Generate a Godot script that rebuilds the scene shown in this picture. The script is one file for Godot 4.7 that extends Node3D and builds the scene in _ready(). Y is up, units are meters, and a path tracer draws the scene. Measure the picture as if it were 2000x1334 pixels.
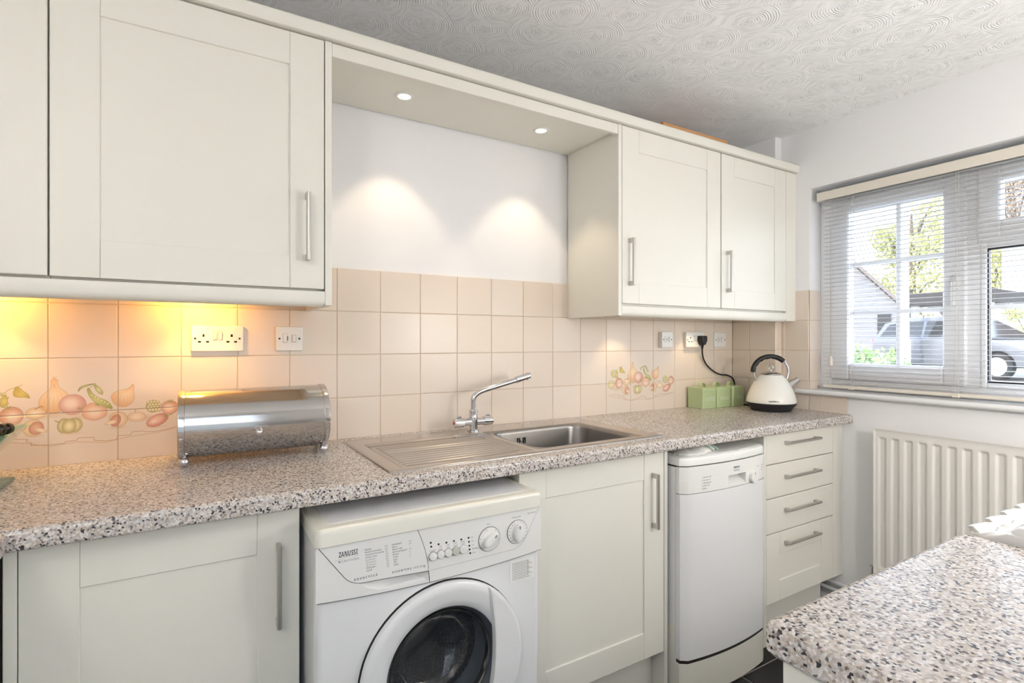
extends Node3D
# A galley kitchen: cream wall and base units along the tiled back wall, window wall on the right.
# World: tiled back wall is z = 0, x runs right towards the window wall, y up, metres.

var M := {}          # materials by name
var used := {}       # names taken at top level
const WX := 2.909    # inner face of the window wall
const CEIL := 2.284


# ---------------------------------------------------------------- geometry collector
class G:
	var p := PackedVector3Array()
	var uv := PackedVector2Array()
	var has_uv := false
	var t := Transform3D.IDENTITY
	var cosine := cos(deg_to_rad(38.0))

	func _init(smooth_angle := 38.0) -> void:
		cosine = cos(deg_to_rad(smooth_angle))

	func tri(a: Vector3, b: Vector3, c: Vector3) -> void:      # counter-clockwise seen from outside
		p.append(t * a)
		p.append(t * b)
		p.append(t * c)

	func quad(a: Vector3, b: Vector3, c: Vector3, d: Vector3) -> void:
		tri(a, b, c)
		tri(a, c, d)

	func face_out(pts: Array, center: Vector3) -> void:        # convex face turned away from center
		var n := Vector3.ZERO
		var m := Vector3.ZERO
		for i in pts.size():
			m += pts[i]
			n += (pts[i] as Vector3).cross(pts[(i + 1) % pts.size()])
		m /= pts.size()
		var q := pts.duplicate()
		if n.dot(m - center) < 0:
			q.reverse()
		for i in range(1, q.size() - 1):
			tri(q[0], q[i], q[i + 1])

	func box(a: Vector3, b: Vector3, bev := 0.0) -> void:
		var c := (a + b) / 2
		var h := ((b - a) / 2).abs()
		var k: float = minf(bev, minf(h.x, minf(h.y, h.z)) * 0.98)
		var pt := func(sx, sy, sz, ax) -> Vector3:
			var v := Vector3(h.x * sx, h.y * sy, h.z * sz)
			if ax != 0: v.x -= k * sx
			if ax != 1: v.y -= k * sy
			if ax != 2: v.z -= k * sz
			return c + v
		for s in [-1, 1]:
			face_out([pt.call(s, -1, -1, 0), pt.call(s, 1, -1, 0), pt.call(s, 1, 1, 0), pt.call(s, -1, 1, 0)], c)
			face_out([pt.call(-1, s, -1, 1), pt.call(1, s, -1, 1), pt.call(1, s, 1, 1), pt.call(-1, s, 1, 1)], c)
			face_out([pt.call(-1, -1, s, 2), pt.call(1, -1, s, 2), pt.call(1, 1, s, 2), pt.call(-1, 1, s, 2)], c)
		if k <= 0.0:
			return
		for s in [-1, 1]:
			for r in [-1, 1]:
				face_out([pt.call(-1, s, r, 1), pt.call(1, s, r, 1), pt.call(1, s, r, 2), pt.call(-1, s, r, 2)], c)
				face_out([pt.call(s, -1, r, 0), pt.call(s, 1, r, 0), pt.call(s, 1, r, 2), pt.call(s, -1, r, 2)], c)
				face_out([pt.call(s, r, -1, 0), pt.call(s, r, 1, 0), pt.call(s, r, 1, 1), pt.call(s, r, -1, 1)], c)
				for q in [-1, 1]:
					face_out([pt.call(s, r, q, 0), pt.call(s, r, q, 1), pt.call(s, r, q, 2)], c)

	static func rrect(x0: float, y0: float, x1: float, y1: float, r: float, n := 5) -> PackedVector2Array:
		var o := PackedVector2Array()
		for q in 4:
			var cx: float = [x1 - r, x0 + r, x0 + r, x1 - r][q]
			var cy: float = [y1 - r, y1 - r, y0 + r, y0 + r][q]
			for i in n + 1:
				var a := PI / 2 * (q + float(i) / n)
				o.append(Vector2(cx + r * cos(a), cy + r * sin(a)))
		return o

	static func disc(cx: float, cy: float, r: float, n := 24) -> PackedVector2Array:
		var o := PackedVector2Array()
		for i in n:
			o.append(Vector2(cx + r * cos(TAU * i / n), cy + r * sin(TAU * i / n)))
		return o

	static func inset(q: PackedVector2Array, d: float) -> PackedVector2Array:
		var o := PackedVector2Array()
		var n := q.size()
		for i in n:
			var e1 := (q[i] - q[(i + n - 1) % n]).normalized()
			var e2 := (q[(i + 1) % n] - q[i]).normalized()
			var n1 := Vector2(-e1.y, e1.x)
			var n2 := Vector2(-e2.y, e2.x)
			var m := (n1 + n2)
			if m.length() < 0.01:
				m = n1
			m = m.normalized()
			o.append(q[i] + m * d / maxf(0.35, m.dot(n1)))
		return o

	func prism(poly: PackedVector2Array, z0: float, z1: float, bev := 0.0, bev_back := 0.0) -> void:
		var q := PackedVector2Array()
		for v in poly:
			if q.is_empty() or (v.distance_to(q[q.size() - 1]) > 1e-6 and (v.distance_to(q[0]) > 1e-6)):
				q.append(v)
		var area := 0.0
		for i in q.size():
			area += q[i].cross(q[(i + 1) % q.size()])
		if area < 0:
			q.reverse()
		var rings := []
		if bev_back > 0:
			rings.append([inset(q, bev_back), z0])
			rings.append([q, z0 + bev_back])
		else:
			rings.append([q, z0])
		if bev > 0:
			rings.append([q, z1 - bev])
			rings.append([inset(q, bev * 0.3), z1 - bev * 0.3])
			rings.append([inset(q, bev), z1])
		else:
			rings.append([q, z1])
		var n := q.size()
		for k in rings.size() - 1:
			var r0: PackedVector2Array = rings[k][0]
			var r1: PackedVector2Array = rings[k + 1][0]
			for i in n:
				var j := (i + 1) % n
				quad(v3(r0[i], rings[k][1]), v3(r0[j], rings[k][1]), v3(r1[j], rings[k + 1][1]), v3(r1[i], rings[k + 1][1]))
		var f: PackedVector2Array = rings[rings.size() - 1][0]
		cap(f, z1, true)
		cap(rings[0][0], z0, false)

	static func v3(a: Vector2, z: float) -> Vector3:
		return Vector3(a.x, a.y, z)

	func cap(f: PackedVector2Array, z: float, up: bool) -> void:
		var ix := Geometry2D.triangulate_polygon(f)
		for i in range(0, ix.size(), 3):
			var a := f[ix[i]]
			var b := f[ix[i + 1]]
			var c := f[ix[i + 2]]
			if ((b - a).cross(c - a) > 0) == up:
				tri(v3(a, z), v3(b, z), v3(c, z))
			else:
				tri(v3(a, z), v3(c, z), v3(b, z))

	func extx(poly_zy: PackedVector2Array, x0: float, x1: float, bev := 0.0) -> void:  # (z, y) outline along x
		var keep := t
		t = t * Transform3D(Basis(Vector3(0, 0, 1), Vector3(0, 1, 0), Vector3(-1, 0, 0)), Vector3.ZERO)
		prism(poly_zy, -x1, -x0, bev, bev)
		t = keep

	func exty(poly_xz: PackedVector2Array, y0: float, y1: float, bev := 0.0, bev_back := 0.0) -> void:  # (x, z) outline along y
		var keep := t
		t = t * Transform3D(Basis(Vector3(1, 0, 0), Vector3(0, 0, -1), Vector3(0, 1, 0)), Vector3.ZERO)
		var q := PackedVector2Array()
		for v in poly_xz:
			q.append(Vector2(v.x, -v.y))
		prism(q, y0, y1, bev, bev_back)
		t = keep

	func surf(nu: int, nv: int, f: Callable, flip := false) -> void:
		var rows := []
		for j in nv + 1:
			var row := PackedVector3Array()
			for i in nu + 1:
				row.append(f.call(float(i) / nu, float(j) / nv))
			rows.append(row)
		loft(rows, false, flip)

	func loft(rows: Array, closed := true, flip := false) -> void:
		for j in rows.size() - 1:
			var a: PackedVector3Array = rows[j]
			var b: PackedVector3Array = rows[j + 1]
			var n := a.size()
			for i in (n if closed else n - 1):
				var k := (i + 1) % n
				if flip:
					quad(a[k], a[i], b[i], b[k])
				else:
					quad(a[i], a[k], b[k], b[i])

	func lathe(prof: Array, seg := 32, a0 := 0.0, a1 := TAU) -> void:   # (r, y) pairs, upwards outside
		var full := is_equal_approx(a1 - a0, TAU)
		var rows := []
		for q in prof:
			var row := PackedVector3Array()
			for i in (seg if full else seg + 1):
				var a := a0 + (a1 - a0) * i / seg
				row.append(Vector3(q[0] * sin(a), q[1], q[0] * cos(a)))
			rows.append(row)
		loft(rows, full)

	func lathe_z(prof: Array, center: Vector3, seg := 40) -> void:       # (r, z) pairs turned about an axis along z
		var keep := t
		t = t * Transform3D(Basis(Vector3(1, 0, 0), Vector3(0, 0, 1), Vector3(0, -1, 0)), center)
		lathe(prof, seg)
		t = keep

	func tube(path: Array, rad, n := 12, caps := true, squash := 1.0) -> void:
		var m := path.size()
		var rows := []
		var nn := Vector3.ZERO
		for i in m:
			var d: Vector3 = (path[mini(i + 1, m - 1)] - path[maxi(i - 1, 0)]).normalized()
			if i == 0:
				nn = d.cross(Vector3(0.13, 0.97, 0.21) if absf(d.y) < 0.9 else Vector3(0, 0.1, 1)).normalized()
			nn = (nn - d * nn.dot(d)).normalized()
			var bb := d.cross(nn)
			var r: float = rad[i] if rad is Array else rad
			var row := PackedVector3Array()
			for k in n:
				var a := TAU * k / n
				row.append((path[i] as Vector3) + nn * r * cos(a) + bb * r * sin(a) * squash)
			rows.append(row)
		loft(rows)
		if caps:
			for k in range(1, n - 1):
				tri(rows[0][0], rows[0][k + 1], rows[0][k])
				tri(rows[m - 1][0], rows[m - 1][k], rows[m - 1][k + 1])

	func ball(c: Vector3, r: float, seg := 20, rings := 12, squash := 1.0) -> void:
		var prof := []
		for i in rings + 1:
			var a := -PI / 2 + PI * i / rings
			prof.append([maxf(r * cos(a), 1e-5), r * squash * sin(a)])
		var keep := t
		t = t * Transform3D(Basis.IDENTITY, c)
		lathe(prof, seg)
		t = keep

	func shift(o: Vector3) -> void:
		for i in p.size():
			p[i] -= o

	func mesh() -> ArrayMesh:
		var n := p.size()
		var out_p := PackedVector3Array()
		var out_n := PackedVector3Array()
		var out_uv := PackedVector2Array()
		var fn := PackedVector3Array()
		var keys := []
		var at := {}
		for i in range(0, n, 3):
			var w := (p[i + 1] - p[i]).cross(p[i + 2] - p[i])
			fn.append(w)
		if cosine < 0.9999:
			keys.resize(n)
			for i in n:
				var k := Vector3i((p[i] * 20000.0).round())
				keys[i] = k
				if at.has(k):
					at[k].append(i / 3)
				else:
					at[k] = [i / 3]
		for i in range(0, n, 3):
			var w := fn[i / 3]
			if w.length_squared() < 1e-22:
				continue
			var u := w.normalized()
			for k in [i, i + 2, i + 1]:
				out_p.append(p[k])
				if has_uv:
					out_uv.append(uv[k])
				if keys.is_empty():
					out_n.append(u)
					continue
				var s := Vector3.ZERO
				for f in at[keys[k]]:
					var o: Vector3 = fn[f]
					if o.dot(u) > cosine * o.length():
						s += o
				out_n.append(s.normalized() if s.length_squared() > 1e-24 else u)
		var arr := []
		arr.resize(Mesh.ARRAY_MAX)
		arr[Mesh.ARRAY_VERTEX] = out_p
		arr[Mesh.ARRAY_NORMAL] = out_n
		if has_uv:
			arr[Mesh.ARRAY_TEX_UV] = out_uv
		var m := ArrayMesh.new()
		m.add_surface_from_arrays(Mesh.PRIMITIVE_TRIANGLES, arr)
		return m

	func cap_flat(ring: PackedVector3Array) -> void:
		for k in range(1, ring.size() - 1):
			tri(ring[0], ring[k], ring[k + 1])

	func planar_uv(f: Callable) -> void:
		has_uv = true
		uv.clear()
		for v in p:
			uv.append(f.call(v))


# ---------------------------------------------------------------- scene helpers
func numbered(n: String) -> String:
	if not used.has(n):
		used[n] = 0
		return n
	used[n] += 1
	return "%s_%03d" % [n, used[n]]


func tag(o: Node3D, label: String, category: String, group := "") -> Node3D:
	o.set_meta("label", label)
	o.set_meta("category", category)
	if group:
		o.set_meta("group", group)
	return o


func thing(called: String, label: String, category: String, at := Vector3.ZERO, group := "") -> Node3D:
	var o := Node3D.new()
	o.name = numbered(called)
	add_child(o)
	o.position = at
	return tag(o, label, category, group)


func origin_of(n: Node) -> Vector3:
	var s := Vector3.ZERO
	while n is Node3D and n != self:
		s += (n as Node3D).position
		n = n.get_parent()
	return s


func part(called: String, g: G, m: Material, parent: Node3D = null, label := "") -> MeshInstance3D:   # geometry in world axes
	var o := MeshInstance3D.new()
	o.name = called if parent else numbered(called)
	if parent:
		g.shift(origin_of(parent))
	o.mesh = g.mesh()
	o.material_override = m
	(parent if parent else self).add_child(o, true)
	if label:
		o.set_meta("label", label)
	return o


func struct(called: String, g: G, m: Material) -> MeshInstance3D:
	var o := part(called, g, m)
	o.set_meta("kind", "structure")
	return o


func piece(called: String, mesh: Mesh, m: Material, at: Vector3, parent: Node3D) -> MeshInstance3D:
	var o := MeshInstance3D.new()
	o.name = called
	o.mesh = mesh
	o.material_override = m
	parent.add_child(o, true)
	o.position = at - origin_of(parent)
	return o


func mat(called: String, c: Color, rough := 0.5, metal := 0.0, spec := 0.5) -> StandardMaterial3D:
	var m := StandardMaterial3D.new()
	m.resource_name = called
	m.albedo_color = c
	m.roughness = rough
	m.metallic = metal
	m.metallic_specular = spec
	M[called] = m
	return m


func bx(a: Vector3, b: Vector3, bev := 0.0) -> G:
	var g := G.new()
	g.box(a, b, bev)
	return g


func font(serif := false, bold := false) -> Font:
	var f := SystemFont.new()
	f.font_names = PackedStringArray(["Droid Serif" if serif else "Droid Sans"])
	if bold:
		f.font_weight = 700
	return f


func lettering(s: String, h: float, at: Vector3, m: Material, parent: Node3D, serif := false, bold := false, basis := Basis.IDENTITY, align := HORIZONTAL_ALIGNMENT_LEFT, stretch := 1.0) -> void:
	var tm := TextMesh.new()
	tm.font = font(serif, bold)
	tm.font_size = 24
	tm.pixel_size = h / 17.0
	tm.depth = 0.0003
	tm.text = s
	tm.horizontal_alignment = align
	tm.vertical_alignment = VERTICAL_ALIGNMENT_CENTER
	var o := MeshInstance3D.new()
	o.name = "lettering"
	o.mesh = tm
	o.material_override = m
	parent.add_child(o, true)
	o.transform = Transform3D(basis.scaled_local(Vector3(stretch, 1, 1)), at - origin_of(parent))


func seam(g: G, pts: Array, r := 0.0006) -> void:
	g.tube(pts, r, 5, true)


# ---------------------------------------------------------------- textures
func granite_material() -> void:
	var n := FastNoiseLite.new()
	n.seed = 11
	n.noise_type = FastNoiseLite.TYPE_CELLULAR
	n.cellular_return_type = FastNoiseLite.RETURN_CELL_VALUE
	n.cellular_distance_function = FastNoiseLite.DISTANCE_EUCLIDEAN
	n.cellular_jitter = 1.0
	n.frequency = 0.112
	n.fractal_type = FastNoiseLite.FRACTAL_NONE
	n.domain_warp_enabled = true
	n.domain_warp_type = FastNoiseLite.DOMAIN_WARP_SIMPLEX
	n.domain_warp_amplitude = 10.0
	n.domain_warp_frequency = 0.075
	n.domain_warp_fractal_type = FastNoiseLite.DOMAIN_WARP_FRACTAL_PROGRESSIVE
	n.domain_warp_fractal_octaves = 3
	n.domain_warp_fractal_gain = 0.6
	var grad := Gradient.new()
	grad.interpolation_mode = Gradient.GRADIENT_INTERPOLATE_CONSTANT
	grad.offsets = PackedFloat32Array([0.0, 0.065, 0.125, 0.21, 0.34, 0.47, 0.61, 0.75, 0.88])
	grad.colors = PackedColorArray([Color(0.21, 0.20, 0.22), Color(0.43, 0.41, 0.42), Color(0.60, 0.56, 0.54), Color(0.69, 0.66, 0.63), Color(0.76, 0.71, 0.66),
		Color(0.74, 0.72, 0.71), Color(0.82, 0.78, 0.75), Color(0.81, 0.80, 0.79), Color(0.88, 0.86, 0.85)])
	var tx := NoiseTexture2D.new()
	tx.width = 1536
	tx.height = 1536
	tx.noise = n
	tx.normalize = true
	tx.color_ramp = grad
	var m := mat("granite_laminate", Color.WHITE, 0.27, 0.0, 0.5)
	m.albedo_texture = tx
	m.uv1_triplanar = true
	m.uv1_world_triplanar = true
	m.uv1_triplanar_sharpness = 8.0
	m.uv1_scale = Vector3.ONE / 0.56


const LA := Vector2(0.178, 0.084)      # lattice of the ceiling's comb swirls, in (x, z)
const LB := Vector2(0.015, 0.140)


func swirl_texture() -> ImageTexture:
	var w := 1024
	var cx := 6
	var cy := 8
	var h := PackedFloat32Array()
	h.resize(w * w)
	h.fill(0.35)
	var rng := RandomNumberGenerator.new()
	rng.seed = 5
	var n := FastNoiseLite.new()
	n.seed = 3
	n.frequency = 1.0
	n.fractal_type = FastNoiseLite.FRACTAL_NONE
	var order := []
	for j in cy:
		for i in cx:
			order.append(Vector2(i, j))
	for k in range(order.size() - 1, 0, -1):
		var q := rng.randi_range(0, k)
		var tmp: Vector2 = order[k]
		order[k] = order[q]
		order[q] = tmp
	var det := LA.x * LB.y - LA.y * LB.x
	for c: Vector2 in order:
		var s0 := c.x + 0.5 + rng.randf_range(-0.06, 0.06)
		var t0 := c.y + 0.5 + rng.randf_range(-0.07, 0.07)
		var rad := rng.randf_range(0.104, 0.118)
		var turn := rng.randf() * TAU
		var o := rng.randf() * 50.0
		var es := rad * LB.length() / det
		var et := rad * LA.length() / det
		var i0 := int((s0 - es) / cx * w)
		var i1 := int((s0 + es) / cx * w)
		var j0 := int((t0 - et) / cy * w)
		var j1 := int((t0 + et) / cy * w)
		for j in range(j0, j1):
			var dt := (j + 0.5) * cy / w - t0
			for i in range(i0, i1):
				var ds := (i + 0.5) * cx / w - s0
				var dx := LA.x * ds + LB.x * dt
				var dz := LA.y * ds + LB.y * dt
				var r := sqrt(dx * dx + dz * dz)
				if r > rad:
					continue
				var a := atan2(dz, dx) + turn
				var ph := r / 0.0078 + 0.32 * n.get_noise_2d(cos(a) * 1.2 + o, sin(a) * 1.2)
				var amp := clampf(0.50 + 1.25 * n.get_noise_3d(cos(a) * 1.8 + o, sin(a) * 1.8, floorf(ph) * 1.7), 0.1, 1.2)
				var v := absf(fposmod(ph, 1.0) * 2.0 - 1.0)
				v = v * v * amp
				if r < 0.026:
					v = lerpf(0.4 + 0.8 * n.get_noise_2d(dx * 170.0 + o, dz * 170.0), v, clampf((r - 0.012) / 0.014, 0.0, 1.0))
				var k := clampf((rad - r) / 0.012, 0.0, 1.0)
				var at := posmod(j, w) * w + posmod(i, w)
				h[at] = lerpf(h[at], v, k)
	return ImageTexture.create_from_image(Image.create_from_data(w, w, false, Image.FORMAT_RF, h.to_byte_array()))


# ---------------------------------------------------------------- the painted vegetables on the tiles
var pic: Image


func blob(cx: float, cy: float, rx: float, ry: float, mid: Color, edge: Color, rot := 0.0, hx := 0.0, hy := -0.15, line := Color(0, 0, 0, 0)) -> void:
	var m := int(maxf(rx, ry)) + 3
	var cr := cos(rot)
	var sr := sin(rot)
	for y in range(maxi(0, int(cy) - m), mini(pic.get_height(), int(cy) + m)):
		for x in range(maxi(0, int(cx) - m), mini(pic.get_width(), int(cx) + m)):
			var dx := x - cx
			var dy := y - cy
			var u := (dx * cr + dy * sr) / rx
			var v := (-dx * sr + dy * cr) / ry
			var d := sqrt(u * u + v * v)
			if d > 1.04:
				continue
			var q := clampf(sqrt((u - hx) ** 2 + (v - hy) ** 2) / 1.05, 0.0, 1.0)
			var c := mid.lerp(edge, smoothstep(0.15, 1.0, q))
			if line.a > 0.0 and d > 0.94:
				c = c.lerp(line, line.a)
			var a := clampf((1.02 - d) * 14.0, 0.0, 1.0) * c.a
			pic.set_pixel(x, y, pic.get_pixel(x, y).lerp(Color(c, 1.0), a))


func leafy(pts: Array, mid: Color, edge: Color) -> void:
	var q := PackedVector2Array()
	var c := Vector2.ZERO
	for e in pts:
		q.append(Vector2(e[0], e[1]))
		c += Vector2(e[0], e[1]) / pts.size()
	# rounded outline
	for k in 2:
		var r := PackedVector2Array()
		for i in q.size():
			var b := q[(i + 1) % q.size()]
			r.append(q[i].lerp(b, 0.25))
			r.append(q[i].lerp(b, 0.75))
		q = r
	var box := Rect2(q[0], Vector2.ZERO)
	var far := 1.0
	for v in q:
		box = box.expand(v)
		far = maxf(far, v.distance_to(c))
	for y in range(maxi(0, int(box.position.y)), mini(pic.get_height(), int(box.end.y) + 1)):
		for x in range(maxi(0, int(box.position.x)), mini(pic.get_width(), int(box.end.x) + 1)):
			if Geometry2D.is_point_in_polygon(Vector2(x, y), q):
				var d := clampf(Vector2(x, y).distance_to(c) / far, 0.0, 1.0)
				var e := mid.lerp(edge, d)
				pic.set_pixel(x, y, pic.get_pixel(x, y).lerp(Color(e, 1.0), e.a))
	var loop := []
	for v in q:
		loop.append([v.x, v.y])
	loop.append(loop[0])
	stroke(loop, Color(edge.darkened(0.25), 0.55), 1.3)


func stroke(pts: Array, c: Color, wide := 1.5) -> void:
	for i in pts.size() - 1:
		var a := Vector2(pts[i][0], pts[i][1])
		var b := Vector2(pts[i + 1][0], pts[i + 1][1])
		var n := int(a.distance_to(b)) + 1
		for k in n:
			var v := a.lerp(b, float(k) / n)
			for oy in range(-2, 3):
				for ox in range(-2, 3):
					var x := int(v.x) + ox
					var y := int(v.y) + oy
					if x < 0 or y < 0 or x >= pic.get_width() or y >= pic.get_height():
						continue
					var f := clampf(wide + 0.5 - Vector2(x + 0.5, y + 0.5).distance_to(v), 0.0, 1.0) * 0.6
					if f > 0:
						pic.set_pixel(x, y, pic.get_pixel(x, y).lerp(Color(c, 1.0), f * c.a))


func star(x: float, y: float, r: float, c: Color) -> void:
	for k in 6:
		var a := TAU * k / 6 + 0.3
		stroke([[x, y], [x + cos(a) * r, y + sin(a) * r * 0.8]], c, 2.0)


func vegetables(base: Color) -> ImageTexture:
	pic = Image.create(960, 640, false, Image.FORMAT_RGB8)
	pic.fill(base)
	var shade := Color(0.80, 0.66, 0.52, 0.5)
	for e in [[300, 330, 130, 26], [500, 350, 150, 26], [780, 380, 150, 26], [150, 380, 110, 26], [420, 440, 70, 12], [260, 440, 60, 12], [640, 425, 60, 12], [830, 436, 70, 12]]:
		blob(e[0], e[1], e[2], e[3], shade, Color(shade, 0.0))
	var brown := Color(0.62, 0.42, 0.26, 0.75)
	stroke([[26, 437], [90, 432], [161, 438], [154, 449], [200, 452], [233, 457], [226, 470], [252, 481], [246, 493], [331, 498], [392, 495], [399, 485], [447, 483], [454, 470], [525, 472], [529, 491], [583, 500],
		[630, 496], [642, 474], [702, 475], [709, 456], [763, 455], [774, 462], [825, 464], [881, 457], [937, 443]], brown, 1.6)
	stroke([[40, 446], [226, 480], [330, 506], [450, 492], [580, 508], [700, 484], [830, 472], [930, 452]], Color(0.75, 0.58, 0.42, 0.35), 2.4)
	var red := Color(0.77, 0.50, 0.38)
	var pink := Color(0.97, 0.87, 0.79)
	var orange := Color(0.87, 0.64, 0.40)
	var straw := Color(0.98, 0.89, 0.74)
	var green := Color(0.52, 0.54, 0.20)
	var lime := Color(0.86, 0.83, 0.60)
	var cream := Color(0.95, 0.86, 0.74)
	var ink := Color(0.45, 0.25, 0.15, 0.6)
	# left: artichoke, leaves, pale gourd and tomato
	for e in [[104, 223, 46, 40], [814, 306, 38, 40]]:
		blob(e[0], e[1], e[2], e[3], lime, Color(0.62, 0.62, 0.40), 0, 0, 0, ink)
		for r in 4:
			for k in 4:
				var ax: float = e[0] + (k - 1.5 + 0.5 * (r % 2)) * e[2] * 0.42
				var ay: float = e[1] + (r - 1.5) * e[3] * 0.42
				blob(ax, ay, e[2] * 0.25, e[3] * 0.28, Color(0.90, 0.88, 0.64), Color(0.62, 0.62, 0.40), 0, 0, -0.3, ink)
	leafy([[118, 263], [125, 212], [137, 196], [150, 222], [147, 256], [131, 273]], Color(0.86, 0.78, 0.36), Color(0.62, 0.55, 0.16))
	leafy([[169, 211], [178, 159], [194, 156], [213, 183], [236, 201], [244, 228], [223, 218], [200, 218]], Color(0.85, 0.76, 0.30), Color(0.62, 0.52, 0.12))
	stroke([[125, 200], [156, 171], [210, 148]], green, 1.5)
	stroke([[180, 170], [205, 195], [240, 224]], green, 1.2)
	blob(63, 330, 46, 43, Color(0.92, 0.86, 0.62), Color(0.80, 0.73, 0.52), 0, 0, 0, ink)
	blob(164, 320, 52, 54, pink, red, 0, 0.1, 0.1, ink)
	star(150, 272, 16, green)
	# onion, tomatoes, peas, onion
	leafy([[275, 265], [286, 221], [311, 196], [328, 175], [335, 153], [331, 122], [347, 118], [364, 123], [360, 154], [379, 182], [406, 201], [416, 250], [396, 290], [365, 315], [331, 319], [295, 300]], straw, orange)
	for k in 5:
		var x := 300.0 + k * 22
		stroke([[347, 150], [x * 0.6 + 140, 200], [x, 255], [x * 0.7 + 104, 308]], Color(0.75, 0.45, 0.2, 0.35), 1.0)
	for k in 4:
		stroke([[347, 122], [336 + k * 8, 104]], Color(0.7, 0.5, 0.25, 0.7), 1.0)
	blob(266, 312, 45, 35, Color(0.97, 0.90, 0.78), Color(0.85, 0.70, 0.50), 0, 0, 0, ink)
	stroke([[262, 290], [290, 272], [298, 280]], brown, 3.0)
	leafy([[605, 239], [616, 212], [656, 195], [698, 192], [709, 160], [721, 172], [715, 207], [723, 250], [702, 291], [664, 305], [623, 286]], straw, orange)
	for k in 4:
		stroke([[710, 175], [680 - k * 12, 215], [690 - k * 20, 260], [680 - k * 8, 296]], Color(0.75, 0.45, 0.2, 0.35), 1.0)
	blob(429, 272, 63, 61, pink, Color(0.80, 0.52, 0.47), 0, -0.15, -0.1, ink)
	star(461, 297, 15, green)
	blob(529, 319, 61, 54, pink, Color(0.86, 0.60, 0.44), 0, 0, 0.1, ink)
	star(544, 279, 16, green)
	leafy([[492, 183], [504, 175], [520, 216], [550, 241], [590, 257], [622, 314], [583, 300], [532, 267], [504, 229]], Color(0.80, 0.80, 0.45), Color(0.50, 0.54, 0.20))
	for k in 6:
		blob(516 + k * 15, 222 + k * 11, 8, 8, Color(0.90, 0.90, 0.60), Color(0.60, 0.64, 0.30), 0, 0, 0, ink)
	leafy([[451, 203], [458, 172], [482, 160], [536, 151], [507, 163], [468, 178]], Color(0.75, 0.75, 0.40), Color(0.42, 0.45, 0.16))
	leafy([[525, 152], [554, 176], [570, 205], [567, 223], [543, 208], [529, 180]], Color(0.82, 0.82, 0.52), Color(0.52, 0.55, 0.24))
	stroke([[536, 151], [500, 185]], green, 1.6)
	# right: tomato, pepper, garlic, mushrooms, green pepper
	blob(901, 318, 47, 44, pink, red, 0, -0.1, 0.1, ink)
	star(905, 280, 16, green)
	blob(837, 394, 62, 36, Color(0.95, 0.80, 0.72), Color(0.78, 0.42, 0.36), -0.45, -0.1, -0.1, ink)
	blob(820, 402, 38, 17, Color(0.97, 0.87, 0.80), Color(0.86, 0.60, 0.52, 0.2), -0.45)
	star(880, 372, 13, green)
	stroke([[880, 372], [915, 362]], green, 2.5)
	blob(732, 364, 46, 30, Color(0.97, 0.90, 0.80), Color(0.88, 0.74, 0.58), 0, 0, 0, ink)
	stroke([[724, 336], [728, 320]], brown, 2.0)
	blob(642, 374, 46, 46, Color(0.96, 0.88, 0.76), Color(0.86, 0.72, 0.55), 0, 0, 0, ink)
	blob(628, 380, 26, 38, Color(0.86, 0.60, 0.50), Color(0.72, 0.42, 0.34), 0.35, 0, 0, ink)
	blob(606, 391, 32, 13, Color(0.97, 0.90, 0.80), Color(0.86, 0.74, 0.58), -0.3, 0, 0, ink)
	for e in [[388, 392, 30], [438, 392, 36], [412, 396, 34]]:
		blob(e[0], e[1], e[2], 44, Color(0.94, 0.90, 0.68), Color(0.64, 0.61, 0.34), 0.12, 0, 0, ink)
	stroke([[368, 372], [350, 362]], green, 3.0)
	blob(255, 394, 47, 48, Color(0.97, 0.90, 0.78), Color(0.86, 0.74, 0.52), 0, 0, 0, ink)
	blob(268, 396, 33, 38, Color(0.88, 0.66, 0.55), Color(0.74, 0.46, 0.36), 0.4, 0, 0, ink)
	blob(288, 410, 30, 12, Color(0.97, 0.90, 0.80), Color(0.86, 0.74, 0.58), 0.4, 0, 0, ink)
	# the print is thin: the glaze shows through it
	for y in pic.get_height():
		for x in pic.get_width():
			pic.set_pixel(x, y, pic.get_pixel(x, y).lerp(base, 0.32))
	return ImageTexture.create_from_image(pic)


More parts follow.
